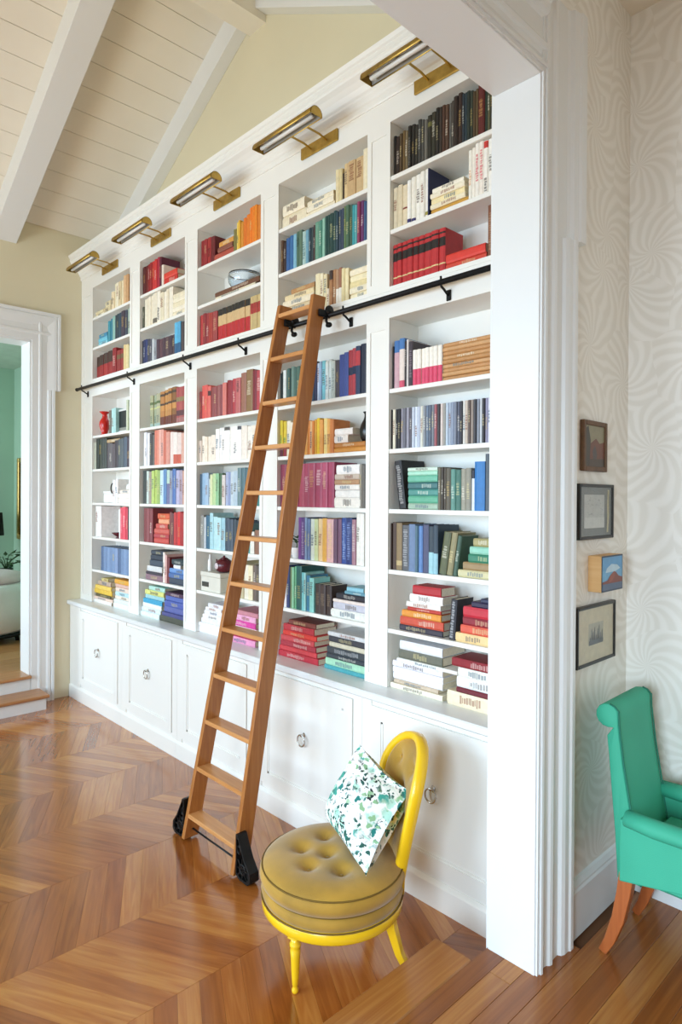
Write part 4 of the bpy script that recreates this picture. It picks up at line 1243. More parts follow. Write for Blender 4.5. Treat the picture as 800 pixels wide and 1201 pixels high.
4 8 U 2813 2796 231 0 8cc49c
4 8 U 2796 2778 237 0 6cac84
4 8 U 2778 2732 243 0 1f5a54
4 8 U 2732 2711 209 0 7cc8cc
4 8 U 2711 2695 209 0 a4dcd8
4 8 U 2695 2664 197 0 3c7c9c
4 8 U 2664 2627 186 0 8cd0c8
4 8 U 2620 2578 158 0 3a2a28 0.3,0.7,8a7a60
4 8 U 2578 2533 158 0 3f2e2a 0.3,0.7,8a7a60
4 8 U 2533 2490 158 0 382826 0.3,0.7,8a7a60
4 8 T0 2502 2239 42 0 e8e8e0
4 8 T0 2479 2239 37 42 c8c8d4
4 8 T0 2473 2239 17 79 efe0d8
4 8 T0 2456 2239 31 96 2a2a34
4 8 T0 2394 2249 17 127 6a9cac
4 8 T0 2372 2254 23 144 8cc4d4
4 9 T0 2928 2588 34 0 b82c3c
4 9 T0 2923 2603 28 34 cc4048
4 9 T0 2912 2610 31 62 a83040
4 9 T0 2909 2624 31 93 c84a50 0.1,0.6,e8dcd4
4 9 T0 2889 2603 28 125 d83c34
4 9 T0 2885 2624 37 153 b8303c
4 9 T0 2841 2612 28 190 7a3c34
4 9 T1 2538 2232 23 0 4aa0a8
4 9 T1 2531 2232 37 23 a8d8b8
4 9 T1 2529 2232 25 59 3a4048
4 9 T1 2523 2232 37 85 3c4248 0.2,0.8,c8c8c8
4 9 T1 2505 2232 25 122 d4ccb4
4 9 T1 2511 2232 31 147 3c3c44
4 9 T1 2515 2232 23 178 d8d8d8
3 1 U 3791 3753 178 0 8c2024
3 1 U 3753 3713 178 0 94242a
3 1 U 3713 3673 178 0 a02c2c 0.3,0.6,3a1418
3 1 U 3673 3625 173 0 6a1c20
3 1 T0 3650 3410 46 0 b05040
3 1 T0 3583 3417 33 46 8a5040
3 1 T0 3579 3417 36 79 d89a48
3 1 U 3408 3376 143 0 7c7440
3 1 U 3376 3355 178 0 e8c860
3 1 U 3355 3335 184 0 e0b040
3 1 U 3335 3309 168 0 d89438
3 1 U 3309 3275 184 0 dc7424
3 1 U 3275 3238 194 0 e07c28
3 1 U 3238 3210 224 0 e87a20
3 1 U 3210 3186 224 0 ea8428
3 1 U 3186 3158 224 0 e88a28
3 1 U 3158 3121 214 0 d88030
3 2 T0 3608 3173 20 0 e4d8bc
3 2 T0 3616 3139 31 20 6a4430
3 3 U 3826 3797 212 0 5a1c24
3 3 U 3797 3765 212 0 b83c3c
3 3 U 3765 3728 217 0 8c2c30 0.3,0.7,c0a068
3 3 U 3728 3695 212 0 983236
3 3 U 3695 3646 206 0 a43830
3 3 U 3646 3593 206 0 9c4040 0.4,0.8,d8b890
3 3 U 3588 3538 206 0 d0b080 0.8,1,26241e;0,0.48,b8262c;0,0.05,c8a070
3 3 U 3538 3488 206 0 d0b080 0.8,1,26241e;0,0.48,b8262c;0,0.05,c8a070
3 3 U 3488 3428 206 0 d0b080 0.8,1,26241e;0,0.48,b8262c;0,0.05,c8a070
3 3 U 3428 3392 206 0 d0b080 0.8,1,26241e;0,0.48,b8262c;0,0.05,c8a070
3 3 U 3392 3334 206 0 d0b080 0.8,1,26241e;0,0.48,b8262c;0,0.05,c8a070
3 3 U 3334 3282 206 0 d0b080 0.8,1,26241e;0,0.48,b8262c;0,0.05,c8a070
3 3 U 3282 3231 206 0 d0b080 0.8,1,26241e;0,0.48,b8262c;0,0.05,c8a070
3 3 U 3231 3201 212 0 c8b07c 0.5,0.65,a83a34;0.65,0.8,a03430
3 3 U 3201 3160 212 0 c4ac78 0.5,0.65,a83a34;0.65,0.8,a03430
3 3 U 3160 3114 212 0 c8b07c 0.5,0.65,a83a34;0.65,0.8,a03430
3 4 U 3807 3774 186 0 8c2c30
3 4 U 3774 3735 222 0 d8544c
3 4 U 3735 3699 222 0 dc5a50
3 4 U 3699 3663 210 0 e06a60 0.7,0.85,4a2424
3 4 U 3663 3626 198 0 8c4040 0.1,0.9,d0a8a0
3 4 U 3626 3591 198 0 944848
3 4 U 3591 3557 204 0 9c5a58 0.1,0.9,d8b8b0
3 4 U 3557 3523 204 0 8a4448 0.1,0.9,d0b0a8
3 4 U 3523 3479 210 0 d87a70
3 4 U 3479 3446 222 0 8c242c
3 4 U 3446 3412 216 0 962a34
3 4 U 3412 3375 222 0 b43c44
3 4 U 3375 3324 222 0 c06a68 0.6,0.9,4a2c34
3 4 U 3324 3269 246 0 9c6a58
3 4 U 3269 3202 258 0 8c6c48
3 4 U 3202 3163 246 0 7c2430
3 4 U 3163 3115 240 0 b84850
3 5 U 3812 3770 144 0 dcc8b8
3 5 U 3770 3735 172 0 f0e4d4
3 5 U 3735 3698 166 0 efe0cc
3 5 U 3698 3653 166 0 ece0d0
3 5 U 3653 3605 172 0 f0e2d2
3 5 U 3605 3563 207 0 f4f0ec
3 5 U 3563 3531 212 0 f2eeea 0.4,0.8,8a94a8
3 5 U 3531 3501 212 0 f4f0ee
3 5 U 3501 3438 212 0 f4f2ee 0.9,1,5a5450
3 5 U 3438 3398 212 0 f2eee8
3 5 U 3398 3356 212 0 f4f0ea 0.2,0.5,5a5a60
3 5 U 3356 3314 207 0 f6f2ee 0.9,1,4a4a50
3 5 U 3314 3256 207 0 efe4d8
3 5 U 3256 3200 201 0 efe8dc
3 5 U 3200 3161 201 0 ece0d0
3 5 U 3161 3116 201 0 e8dccc
3 6 U 3790 3763 206 0 2c4c64
3 6 U 3763 3723 212 0 8cacc8
3 6 U 3723 3683 212 0 a4bcd4
3 6 U 3683 3664 172 0 d0d4d0
3 6 U 3664 3635 200 0 d4d8a8
3 6 U 3635 3598 206 0 b8d098
3 6 U 3598 3561 206 0 8cbc8c
3 6 U 3561 3527 206 0 4c6c50
3 6 U 3527 3490 194 0 d8ccc4
3 6 U 3490 3461 212 0 a8b0cc
3 6 U 3461 3436 212 0 8c98bc
3 6 U 3436 3399 212 0 c4d0d8
3 6 U 3399 3354 217 0 b4c4d0
3 6 U 3354 3316 235 0 6c8488
3 6 U 3316 3278 235 0 58747c
3 6 U 3278 3231 229 0 4c6c78
3 6 U 3231 3185 229 0 5c8c8c
3 6 U 3185 3152 229 0 3c8c80
3 6 U 3152 3114 223 0 3c7c78
3 7 U 3786 3746 220 0 8c8a84
3 7 U 3746 3719 208 0 c4c8cc
3 7 U 3719 3693 220 0 2c5874
3 7 U 3693 3665 220 0 34647c
3 7 U 3665 3625 237 0 a8d0d8
3 7 U 3625 3578 214 0 b4d8dc
3 7 U 3578 3536 208 0 b8dce0
3 7 U 3536 3490 208 0 9cc4d0
3 7 U 3490 3447 208 0 3c4858
3 7 U 3447 3402 202 0 445060
3 7 U 3402 3370 202 0 34404c
3 7 U 3370 3336 197 0 2c3844
3 7 U 3336 3297 191 0 4c5c6c
3 7 U 3297 3257 179 0 5c7c7c
3 7 U 3257 3215 133 0 3c8c84
3 7 U 3215 3174 133 0 e4e0d4
3 7 U 3174 3120 144 0 8c6450
3 8 U 3332 3306 226 0 b8ac88
3 8 U 3306 3283 220 0 c4b894
3 8 U 3283 3233 209 0 e4dcc8
3 8 U 3233 3186 209 0 e8dcb8
3 8 U 3186 3155 214 0 6c5c54
3 8 U 3155 3120 214 0 5c5048
3 9 T0 3826 3503 40 0 f0eef0
3 9 T0 3798 3519 28 40 f4f2f4
3 9 T0 3769 3500 34 68 eceaee
3 9 T0 3744 3511 28 102 f4f4f6
3 9 T0 3727 3519 28 130 eeecf0
3 9 T0 3711 3526 23 158 f4f2f4
3 9 T0 3678 3500 28 181 e6e4ea
3 9 T1 3457 3156 37 0 e89ac0
3 9 T1 3448 3156 37 37 b82858
3 9 T1 3442 3149 34 74 e4c8d4
3 9 T1 3430 3156 34 108 d8409c
3 9 T1 3409 3156 37 142 e8a8c8
3 9 T1 3397 3129 28 178 c88490
2 1 U 4649 4616 214 0 4c1418
2 1 U 4616 4578 214 0 581818
2 1 U 4578 4538 214 0 6c1c1c
2 1 U 4538 4507 214 0 8c1c20
2 1 U 4507 4473 219 0 981c22
2 1 U 4473 4436 219 0 c42c2c
2 1 U 4436 4397 224 0 c83030
2 1 U 4397 4362 230 0 a8243c
2 1 U 4362 4333 224 0 5c1830
2 1 U 4333 4301 158 0 e8d8c8
2 1 T0 4315 4110 51 0 c83028
2 1 T0 4301 4117 41 51 d84030
2 2 U 4627 4596 168 0 4c5040
2 2 U 4596 4559 219 0 e8dec8
2 2 U 4559 4528 219 0 e4d8c0
2 2 U 4528 4494 224 0 ece2cc
2 2 U 4494 4461 224 0 e8dcc4
2 2 U 4461 4396 230 0 e6dcc6 0.05,0.2,6a6458
2 2 U 4396 4349 235 0 f0e8d8 0.1,0.5,2a2828
2 2 U 4349 4298 214 0 e4d8bc
2 2 U 4298 4259 209 0 efe6d4
2 2 U 4259 4228 219 0 e8dcc4
2 2 U 4228 4172 224 0 efe6d4
2 2 T0 4165 3998 36 0 ece0c4
2 2 T0 4165 3998 31 36 f0e6d2
2 2 T0 4165 3998 36 66 e6d8b8
2 2 T0 4165 3998 31 102 efe4cc
2 2 T0 4165 3998 31 133 e8dcc0
2 3 U 4634 4607 181 0 2c2c3c
2 3 U 4607 4575 186 0 242c58
2 3 U 4575 4541 186 0 2a3468
2 3 U 4541 4506 181 0 3c3c4c
2 3 U 4506 4467 175 0 4c4c58
2 3 U 4467 4438 170 0 c8ccd0
2 3 U 4438 4409 160 0 9aa0a8
2 3 U 4409 4365 155 0 4c3440
2 3 U 4365 4314 150 0 5c3c44
2 3 U 4314 4264 150 0 48303c
2 3 U 4264 4215 150 0 5a4448
2 3 U 4215 4173 150 0 443440
2 3 U 4173 4139 150 0 4c3c44
2 3 U 4139 4097 227 0 5cb4dc 0,0.35,2c5c84
2 3 U 4097 4055 227 0 54a4cc 0,0.35,2c5c84
2 3 U 4055 4022 217 0 4c4040
2 3 U 4022 3990 217 0 3c3438
2 4 U 4494 4445 234 0 a8a884 0,0.1,9ab0a8;0.12,0.34,4c5c58;0.55,0.6,c8c888;0.7,0.78,5c6c3c
2 4 U 4445 4397 234 0 9ca488 0,0.1,9ab0a8;0.12,0.34,4c5c58;0.55,0.6,c8c888;0.7,0.78,5c6c3c
2 4 U 4397 4342 240 0 b0ac8c 0,0.1,9ab0a8;0.12,0.34,4c5c58;0.55,0.6,c8c888;0.7,0.78,5c6c3c
2 4 U 4342 4281 246 0 b87c40 0,0.25,6c3020;0.42,0.58,c88c48;0.58,0.64,4c3424;0.85,0.92,4c3424
2 4 U 4281 4228 252 0 c08848 0,0.25,6c3020;0.42,0.58,c88c48;0.58,0.64,4c3424;0.85,0.92,4c3424
2 4 U 4228 4176 258 0 b88044 0,0.25,6c3020;0.42,0.58,c88c48;0.58,0.64,4c3424;0.85,0.92,4c3424
2 4 U 4176 4118 264 0 8c5c30 0,0.25,6c3020;0.42,0.58,c88c48;0.58,0.64,4c3424;0.85,0.92,4c3424
2 4 U 4118 4078 252 0 a84848 0,0.15,a86c68;0.2,0.35,5c2c30;0.6,0.72,8c7c50
2 4 U 4078 4035 252 0 b05450 0,0.15,a86c68;0.2,0.35,5c2c30;0.6,0.72,8c7c50
2 4 U 4035 3989 252 0 a04444 0,0.15,a86c68;0.2,0.35,5c2c30;0.6,0.72,8c7c50
2 5 U 4598 4568 253 0 f0f0f4
2 5 U 4568 4543 253 0 e4e4ea
2 5 U 4543 4505 247 0 f0eef2
2 5 U 4505 4469 241 0 4c4848
2 5 U 4469 4426 230 0 5c5854
2 5 U 4426 4387 258 0 d87860
2 5 U 4387 4358 258 0 e08c74
2 5 U 4358 4325 258 0 e8b0a0 0.1,0.9,b85048
2 5 U 4325 4291 258 0 e0a090
2 5 U 4291 4252 247 0 c86850
2 5 U 4252 4201 235 0 d89484
2 5 U 4201 4146 230 0 e8d4cc
2 5 U 4146 4092 224 0 ece0d8 0,0.3,c85840
2 5 U 4092 4039 218 0 e4d0c8 0,0.3,c85840
2 5 U 4039 3987 212 0 d8a898
2 6 U 4609 4556 252 0 2c302c
2 6 U 4556 4516 246 0 c8d4cc
2 6 U 4516 4474 240 0 9c8c84
2 6 U 4474 4429 246 0 b8cc6c
2 6 U 4429 4381 252 0 b0c464
2 6 U 4381 4337 246 0 98b060
2 6 U 4337 4289 246 0 c4dcec
2 6 U 4289 4243 252 0 5c84b4
2 6 U 4243 4202 246 0 b8d0c0 0,0.6,6c6c94
2 6 U 4202 4163 240 0 8c98b0
2 6 U 4163 4137 252 0 4c6cac
2 6 U 4137 4113 252 0 5478b4
2 6 U 4113 4066 240 0 b8b0cc
2 6 U 4066 4027 240 0 ac9cac
2 6 U 4027 3984 235 0 c89480
2 7 U 4590 4541 254 0 7c2c30
2 7 U 4541 4497 254 0 8c4448
2 7 U 4497 4449 254 0 84383e
2 7 T0 4433 4214 38 0 c84c44
2 7 T0 4427 4205 32 38 b84048
2 7 T0 4427 4205 38 69 cc5c50
2 7 T0 4397 4222 38 107 c85048
2 7 T0 4361 4205 35 144 e8a078
2 7 T0 4370 4197 40 179 d85c38
2 7 U 4202 4170 231 0 7c3c38
2 7 U 4170 4137 225 0 6c2c2c
2 7 U 4137 4111 231 0 c82c2c
2 7 U 4111 4088 231 0 b82428
2 7 U 4088 4049 237 0 d82020
2 7 U 4049 3995 231 0 a81c20
2 8 T0 4559 4297 42 0 8c6c78
2 8 T0 4550 4306 23 42 3c3440
2 8 T0 4531 4306 42 65 d8d8d8
2 8 T0 4494 4297 45 107 3c4858
2 8 T0 4485 4297 39 152 2c3444
2 8 T0 4476 4280 34 192 343c4c
2 8 U 4294 4266 220 0 e8dcd4
2 8 U 4266 4239 203 0 d8a8a0
2 8 U 4239 4203 186 0 6c1c24
2 8 T1 4228 3983 45 0 3c4454
2 8 T1 4203 3983 34 45 4c6ca4
2 8 T1 4212 3983 34 79 6c94cc
2 8 T1 4145 4047 28 113 e8e8ec
2 8 T1 4161 3983 39 141 2c3c44
2 9 T0 4646 4338 37 0 e4f0ec
2 9 T0 4623 4330 34 37 dce4ec
2 9 T0 4608 4321 34 71 f0f4f4
2 9 T0 4585 4295 34 105 3ca0c8
2 9 T0 4566 4277 31 139 9cccd4
2 9 T0 4562 4277 37 170 d8d880
2 9 T0 4510 4269 31 207 b4dcd0
2 9 T1 4338 3981 45 0 4c4c40
2 9 T1 4295 3981 28 45 4c4c84
2 9 T1 4277 3981 42 74 5c64a4
2 9 T1 4260 3981 42 116 4c5ca8
2 9 T1 4252 3981 37 158 5468b0
2 9 T1 4243 3981 28 195 4c2c4c
1 1 T0 5502 5318 26 0 efe4c8
1 1 T0 5479 5318 23 26 e8d8b0
1 1 T1 5301 5181 51 0 d8c8a0
1 1 T1 5293 5189 46 51 e4d4ac
1 1 U 5173 5113 148 0 e8d4b0
1 1 U 5113 5077 204 0 ece0c0
1 1 U 5077 5042 204 0 f0e6cc
1 1 U 5042 4999 204 0 dcc8a0
1 1 U 4999 4953 204 0 e4d4b0
1 1 U 4953 4909 230 0 dcb488
1 1 U 4909 4866 230 0 c89c70
1 2 T0 5422 5245 33 0 8cc8d4
1 2 T0 5418 5245 33 33 6cb8cc
1 2 T0 5401 5245 31 66 3c84a4
1 2 U 5242 5195 178 0 3c8c9c
1 2 U 5195 5151 189 0 347c90
1 2 U 5151 5099 199 0 8cb4a8
1 2 U 5099 5067 199 0 2c3c44
1 2 U 5067 5039 204 0 34444c
1 2 U 5039 4989 204 0 2c4454
1 2 U 4989 4924 209 0 3c3444
1 2 U 4924 4879 204 0 3c4454
1 2 U 4879 4834 209 0 a0b0a4
1 3 U 5468 5398 186 0 8c1c1c 0.55,1,3c2418
1 3 U 5398 5324 191 0 981f1c 0.55,1,3c2418
1 3 U 5324 5240 196 0 a02420 0.55,1,3c2418
1 3 U 5240 5148 201 0 941c1c 0.55,1,3c2418
1 3 U 5148 5078 212 0 8c1418
1 3 U 5078 5010 181 0 8c2420 0.6,0.8,6c5430
1 3 U 5010 4948 181 0 942824 0.6,0.8,6c5430
1 3 U 4948 4903 206 0 d8c088
1 3 U 4903 4858 201 0 e0cc98
1 3 U 4858 4832 191 0 b0a880
1 4 U 5217 5173 192 0 6c5c50
1 4 U 5173 5126 204 0 b0d8d4
1 4 U 5126 5079 204 0 a8d0cc
1 4 U 4890 4858 246 0 c8ccb0
1 4 U 4858 4827 240 0 8c9c7c
1 5 U 5505 5465 230 0 b8bca8
1 5 U 5465 5412 258 0 2c342c
1 5 U 5412 5357 258 0 343c30
1 5 U 5357 5307 258 0 2c342c
1 5 U 5307 5254 253 0 303830
1 5 U 5254 5201 212 0 4c4448
1 5 U 5201 5149 207 0 5c5456
1 5 U 5149 5096 201 0 54484c
1 5 U 5096 5031 224 0 342830
1 5 U 5031 4985 230 0 4c5458
1 5 U 4985 4940 235 0 545c60
1 5 U 4940 4880 241 0 4c5868
1 5 U 4880 4824 235 0 3c2838
1 5 T0 5254 5010 29 212 b89c74
1 6 U 5134 5091 189 0 eceaea
1 6 U 5091 5049 194 0 f0eeec
1 6 T0 5032 4822 40 0 efe4d8
1 6 T0 5032 4822 37 40 f4ece4
1 6 T0 5007 4822 29 77 e8dcd0
1 7 U 5472 5416 260 0 f0ece8
1 7 U 5416 5365 260 0 f4f0ee
1 7 U 4997 4947 254 0 d84054 0.2,0.8,e8a0a8
1 7 U 4947 4899 260 0 e04458
1 7 U 4899 4863 254 0 d03c50
1 7 U 4863 4827 260 0 2c2428
1 8 U 5365 5308 203 0 4c6488
1 8 U 5308 5251 203 0 6c84a8
1 8 U 5251 5196 203 0 7890b4
1 8 U 5196 5141 203 0 6c84a8
1 8 U 5141 5087 203 0 748cb0
1 8 U 5087 5034 203 0 8094b8
1 8 U 5034 4982 203 0 4c6488
1 8 U 4982 4930 203 0 6c84a8
1 8 U 4930 4879 203 0 7890b4
1 8 U 4879 4829 203 0 6c84a8
1 9 T0 5556 5152 28 0 ece8e0
1 9 T0 5537 5126 25 28 e4c8b8
1 9 T0 5466 5173 25 54 5c5438
1 9 T0 5513 5152 40 79 e0b840
1 9 T0 5466 5152 34 119 e8c458
1 9 T0 5420 5173 40 153 b8a08c
1 9 T0 5340 5217 28 192 c8b878
1 9 T1 5109 4803 40 0 e4ece8
1 9 T1 5096 4803 34 40 dce4e4
1 9 T1 5088 4803 28 74 e8d8c8
1 9 T1 5077 4803 34 102 b8d8dc
1 9 T1 5067 4803 34 136 e8d0c0
1 9 T1 5088 4803 28 170 d8b0a0
1 9 T1 5088 4803 37 198 e0a030"""
XSP = 2.312
def cname(hx):
    import colorsys
    r, g, b = [int(hx[i:i + 2], 16) / 255 for i in (0, 2, 4)]; h, s, v = colorsys.rgb_to_hsv(r, g, b); h *= 360
    if v < .20: return 'black'
    if s < .13: return 'white' if v > .88 else 'light grey' if v > .70 else 'grey' if v > .42 else 'charcoal'
    if 20 <= h < 62 and s < .32 and v > .72: return 'cream' if v > .84 else 'beige'
    d = 'dark ' if v < .42 else 'pale ' if (s < .38 and v > .7) else ''
    if h < 12 or h >= 345: return ('maroon' if v < .52 else d + 'red' if s > .5 else 'rose')
    if h < 24: return 'brown' if v < .62 else 'orange red' if s > .55 else 'tan'
    if h < 42: return 'dark brown' if v < .4 else 'brown' if v < .66 else 'orange' if s > .6 else 'tan'
    if h < 66: return 'olive' if v < .62 else 'yellow' if s > .5 else 'pale yellow'
    if h < 160: return d + 'green'
    if h < 196: return d + 'teal'
    if h < 255: return ('navy' if v < .42 else d + 'blue' if s > .32 else 'slate blue')
    return d + 'purple' if h < 300 else ('dark ' if v < .5 else '') + 'pink'
ORD = ['first', 'second', 'third', 'fourth', 'fifth', 'sixth', 'seventh', 'eighth', 'ninth', 'tenth', 'eleventh', 'twelfth']
def ordn(k):
    if k <= 12: return ORD[k - 1]
    return '%d%s' % (k, {1: 'st', 2: 'nd', 3: 'rd'}.get(k % 10 if not 10 < k % 100 < 14 else 0, 'th'))
SHELF = ['top shelf', 'second shelf from top', 'shelf just above rail', 'first shelf below rail', 'second shelf below rail', 'third shelf below rail', 'fourth shelf below rail', 'fifth shelf below rail', 'counter ledge']
BAYN = ['leftmost bay', 'second bay from left', 'middle bay', 'fourth bay from left', 'rightmost bay']
def cover(mb, t, h, d, flat, col, pages=False, M=None):
    """hollow book case; t thickness, h height of the book, spine at local x=0"""
    c = min(.0022, t * .2); rnd = min(.004, t * .22)
    if not pages:
        o = [(d, -t / 2), (rnd, -t / 2), (0, -t * .28), (0, t * .28), (rnd, t / 2), (d, t / 2)]
        i = [(d, -t / 2 + c), (rnd + c, -t / 2 + c), (rnd + c, -t * .28), (rnd + c, t * .28), (rnd + c, t / 2 - c), (d, t / 2 - c)]
        n = 6; vs = []
        for z in (0, h):
            vs += [(x, y, z) for x, y in o] + [(x, y, z) for x, y in i]
        fs = []
        for k in range(n - 1):
            fs += [(k, k + 1, 2 * n + k + 1, 2 * n + k), (n + k, n + k + 1, 3 * n + k + 1, 3 * n + k), (k, k + 1, n + k + 1, n + k), (2 * n + k, 2 * n + k + 1, 3 * n + k + 1, 3 * n + k)]
        fs += [(0, n, 3 * n, 2 * n), (n - 1, 2 * n - 1, 4 * n - 1, 3 * n - 1)]
    else:
        e = min(.003, h * .03); x0, x1, y0, y1 = rnd + c, d - .004, -t / 2 + c, t / 2 - c
        vs = [(x0, y0, e), (x1, y0, e), (x1, y1, e), (x0, y1, e), (x0, y0, h - e), (x1, y0, h - e), (x1, y1, h - e), (x0, y1, h - e)]
        fs = [(0, 3, 2, 1), (4, 5, 6, 7), (0, 1, 5, 4), (1, 2, 6, 5), (2, 3, 7, 6), (3, 0, 4, 7)]
    vs = [Vector(v) for v in vs]
    if flat: vs = [Vector((v.x, v.z - h / 2, v.y + t / 2)) for v in vs]
    if M is not None: vs = [M @ v for v in vs]
    mb.add(vs, fs, lin(col))
def marks(t, h, flat, bands, rs, col, M=None):
    """bands and lettering on the spine"""
    mb = MB(); out = []
    def soft(c, k=.55):
        return '%02x%02x%02x' % tuple(int(int(c[i:i + 2], 16) * k + int(col[i:i + 2], 16) * (1 - k)) for i in (0, 2, 4))
    def q(a0, a1, b0, b1, c, lift):
        nonlocal mb
        vs = [Vector((x, a, b)) for x, a, b in ((-lift, a0, b0), (-lift, a1, b0), (-lift, a1, b1), (-lift, a0, b1), (.004, a0, b0), (.004, a1, b0), (.004, a1, b1), (.004, a0, b1))]
        if flat: vs = [Vector((v.x, v.z - h / 2, v.y + t / 2)) for v in vs]
        if M is not None: vs = [M @ v for v in vs]
        mb.add(vs, [(0, 1, 2, 3), (0, 1, 5, 4), (1, 2, 6, 5), (2, 3, 7, 6), (3, 0, 4, 7)], lin(c))
    for k, (f0, f1, c) in enumerate(bands):
        if f1 <= f0: continue
        if f1 - f0 > .22 and f0 > 0.01 and f1 < .99:      # lettering
            z = f0 * h; c = soft(c)
            while z < f1 * h:
                l = rs.uniform(.004, .011); s = rs.uniform(.16, .34)
                q(-t * s, t * rs.uniform(.16, .34), z, min(f1 * h, z + l), c, .0009); z += l + rs.uniform(.002, .005)
        else:
            keep = mb; mb = MB(); rnd = min(.004, t * .22); e = .0005 + .0002 * k
            pr = [(rnd, -t / 2 - e * .5), (-e, -t * .28), (-e, t * .28), (rnd, t / 2 + e * .5)]; vs = []
            for z in (f0 * h, f1 * h): vs += [Vector((x, y, z)) for x, y in pr] + [Vector((x + .0012, y * .97, z)) for x, y in pr]
            if flat: vs = [Vector((v.x, v.z - h / 2, v.y + t / 2)) for v in vs]
            if M is not None: vs = [M @ v for v in vs]
            fs = [(0, 4, 12, 8), (3, 7, 15, 11)]
            for i in range(3): fs += [(i, i + 1, 9 + i, 8 + i), (4 + i, 5 + i, 13 + i, 12 + i), (i, i + 1, 5 + i, 4 + i), (8 + i, 9 + i, 13 + i, 12 + i)]
            mb.add(vs, fs, lin(c)); out.append(mb); mb = keep
    return out, mb
recs = []
cnt = {}
for ln_ in BOOKS.strip().split('\n'):
    p = ln_.split(' '); bay, row, kind = int(p[0]), int(p[1]), p[2]; ya, yb, hh, ex = [int(v) for v in p[3:7]]; col = p[7]
    bands = [(float(a.split(',')[0]), float(a.split(',')[1]), a.split(',')[2]) for a in p[8].split(';')] if len(p) > 8 else []
    key = (bay, row, kind[0] if kind[0] != 'L' else 'U') if kind[0] != 'T' else (bay, row, kind)
    cnt[key] = cnt.get(key, 0) + 1
    recs.append([bay, row, kind, ya / 1000, yb / 1000, hh / 1000, ex, col, bands, cnt[key]])
EYEV = Vector((0, 0, EYE))
def apparent(r):
    c = Vector((XSP, (r[3] + r[4]) / 2, ZS[r[1] - 1] + .1)); d = (c - EYEV); 
    return abs(r[3] - r[4]) * r[5] * abs(d.x) / d.length ** 3
order = sorted(range(len(recs)), key=lambda i: -apparent(recs[i])); single = set(order[:300])
far = MB(); nfar = 0; books_done = []
for i, (bay, row, kind, ya, yb, hh, ex, col, bands, k) in enumerate(recs):
    rs = random.Random(i * 13 + 5); z = ZS[row - 1]
    lo = BAYS[bay - 1][1] + .002; hi = BAYS[bay - 1][0] - .002
    if kind[0] != 'T': hh = min(hh, (.232 if row <= 3 else .262))
    ya = min(ya, hi)
    if ya - yb < .003: continue
    if kind[0] in 'UL':
        t = max(.003, abs(ya - yb) - .0008); yc = (ya + yb) / 2
        if yc - t / 2 < lo: continue
        d = min(.175, max(.11, hh * rs.uniform(.66, .78))); x = XSP + rs.uniform(0, .007)
        R = Matrix.Identity(4)
        if kind == 'L':
            a = rad(ex); R = Matrix.Rotation(a, 4, 'X')
            # stand on the lower corner
            zmin = min((R @ Vector((0, s * t / 2, 0))).z for s in (-1, 1)); z0 = z - zmin + .0004
        else: z0 = z + .0002
        T = Matrix.Translation((x, yc, z0)) @ R; dims = (t, hh, d, False)
        if not bands and rs.random() < .5 and t > .012:
            import colorsys
            lum = sum(int(col[q:q + 2], 16) for q in (0, 2, 4)) / 765; f0 = rs.uniform(.25, .5)
            bands = [(f0, f0 + rs.uniform(.25, .4), rs.choice(['d8c890', 'e8e2d2', 'c8a860']) if lum < .6 else rs.choice(['5a5048', '7a4a3a', '4a5a6a']))]
    else:
        y0, y1 = ya, max(yb, lo + .004); L = y0 - y1
        if L < .03: continue
        t = hh - .0006; d = min(.18, max(.11, L * rs.uniform(.62, .74))); x = XSP + rs.uniform(0, .010)
        R = Matrix.Rotation(rad(rs.uniform(-1.5, 1.5)), 4, 'Z') if L < .15 else Matrix.Identity(4)
        T = Matrix.Translation((x, (y0 + y1) / 2, z + ex / 1000 + .0003)) @ R; dims = (t, L, d, True)
        if not bands and rs.random() < .6 and t > .012:
            lum = sum(int(col[q:q + 2], 16) for q in (0, 2, 4)) / 765; f0 = rs.uniform(.2, .4)
            bands = [(f0, f0 + rs.uniform(.3, .45), rs.choice(['d8c890', 'e8e2d2']) if lum < .6 else rs.choice(['6a6058', '8a5a4a', '5a6a7a']))]
    if i not in single:
        cover(far, *dims[:3], dims[3], col, M=T); cover(far, *dims[:3], dims[3], 'e2d8c0', True, M=T)
        b = [q for q in bands if q[1] - q[0] < .8]
        if b: 
            bl, tl = marks(dims[0], dims[1], dims[3], b, rs, col, T)
            for m_ in bl + [tl]:
                off = len(far.v); far.v += m_.v; far.f += [tuple(v + off for v in f) for f in m_.f]; far.c += m_.c; far.sm += m_.sm
        continue
    mb = MB(); cover(mb, *dims[:3], dims[3], col)
    o = mb.build('book', BOOK, None, col=True); o.matrix_world = T
    mb = MB(); cover(mb, *dims[:3], dims[3], col, True); mb.build('page_block', PAGES, o)
    if bands:
        bl, tl = marks(dims[0], dims[1], dims[3], bands, rs, col)
        for m_ in bl: m_.build('spine_band', BOOK, o, col=True)
        if tl.v: tl.build('spine_lettering', BOOK, o, col=True)['kind'] = 'stuff'
    cn = cname(col)
    if kind[0] == 'T':
        nst = len({r[2] for r in recs if r[0] == bay and r[1] == row and r[2][0] == 'T'})
        side = '' if nst == 1 else ('left ' if kind == 'T0' else 'right ')
        lab = '%s book lying flat, %s from bottom in %sstack, %s, %s' % (cn, ordn(k), side, SHELF[row - 1], BAYN[bay - 1])
    else:
        lab = '%s upright book, %s upright from left, %s, %s' % (cn, ordn(k), SHELF[row - 1], BAYN[bay - 1])
        if kind == 'L': lab = lab.replace('upright book', 'leaning book', 1)
    if len(lab.split()) > 15: lab = lab.replace('book lying flat', 'flat book')
    if len(lab.split()) > 16: lab = lab.replace(' from left', '', 1) if lab.count(' from left') > 1 and False else lab.replace('second bay from left', 'second bay').replace('fourth bay from left', 'fourth bay').replace('second shelf from top', 'second shelf')
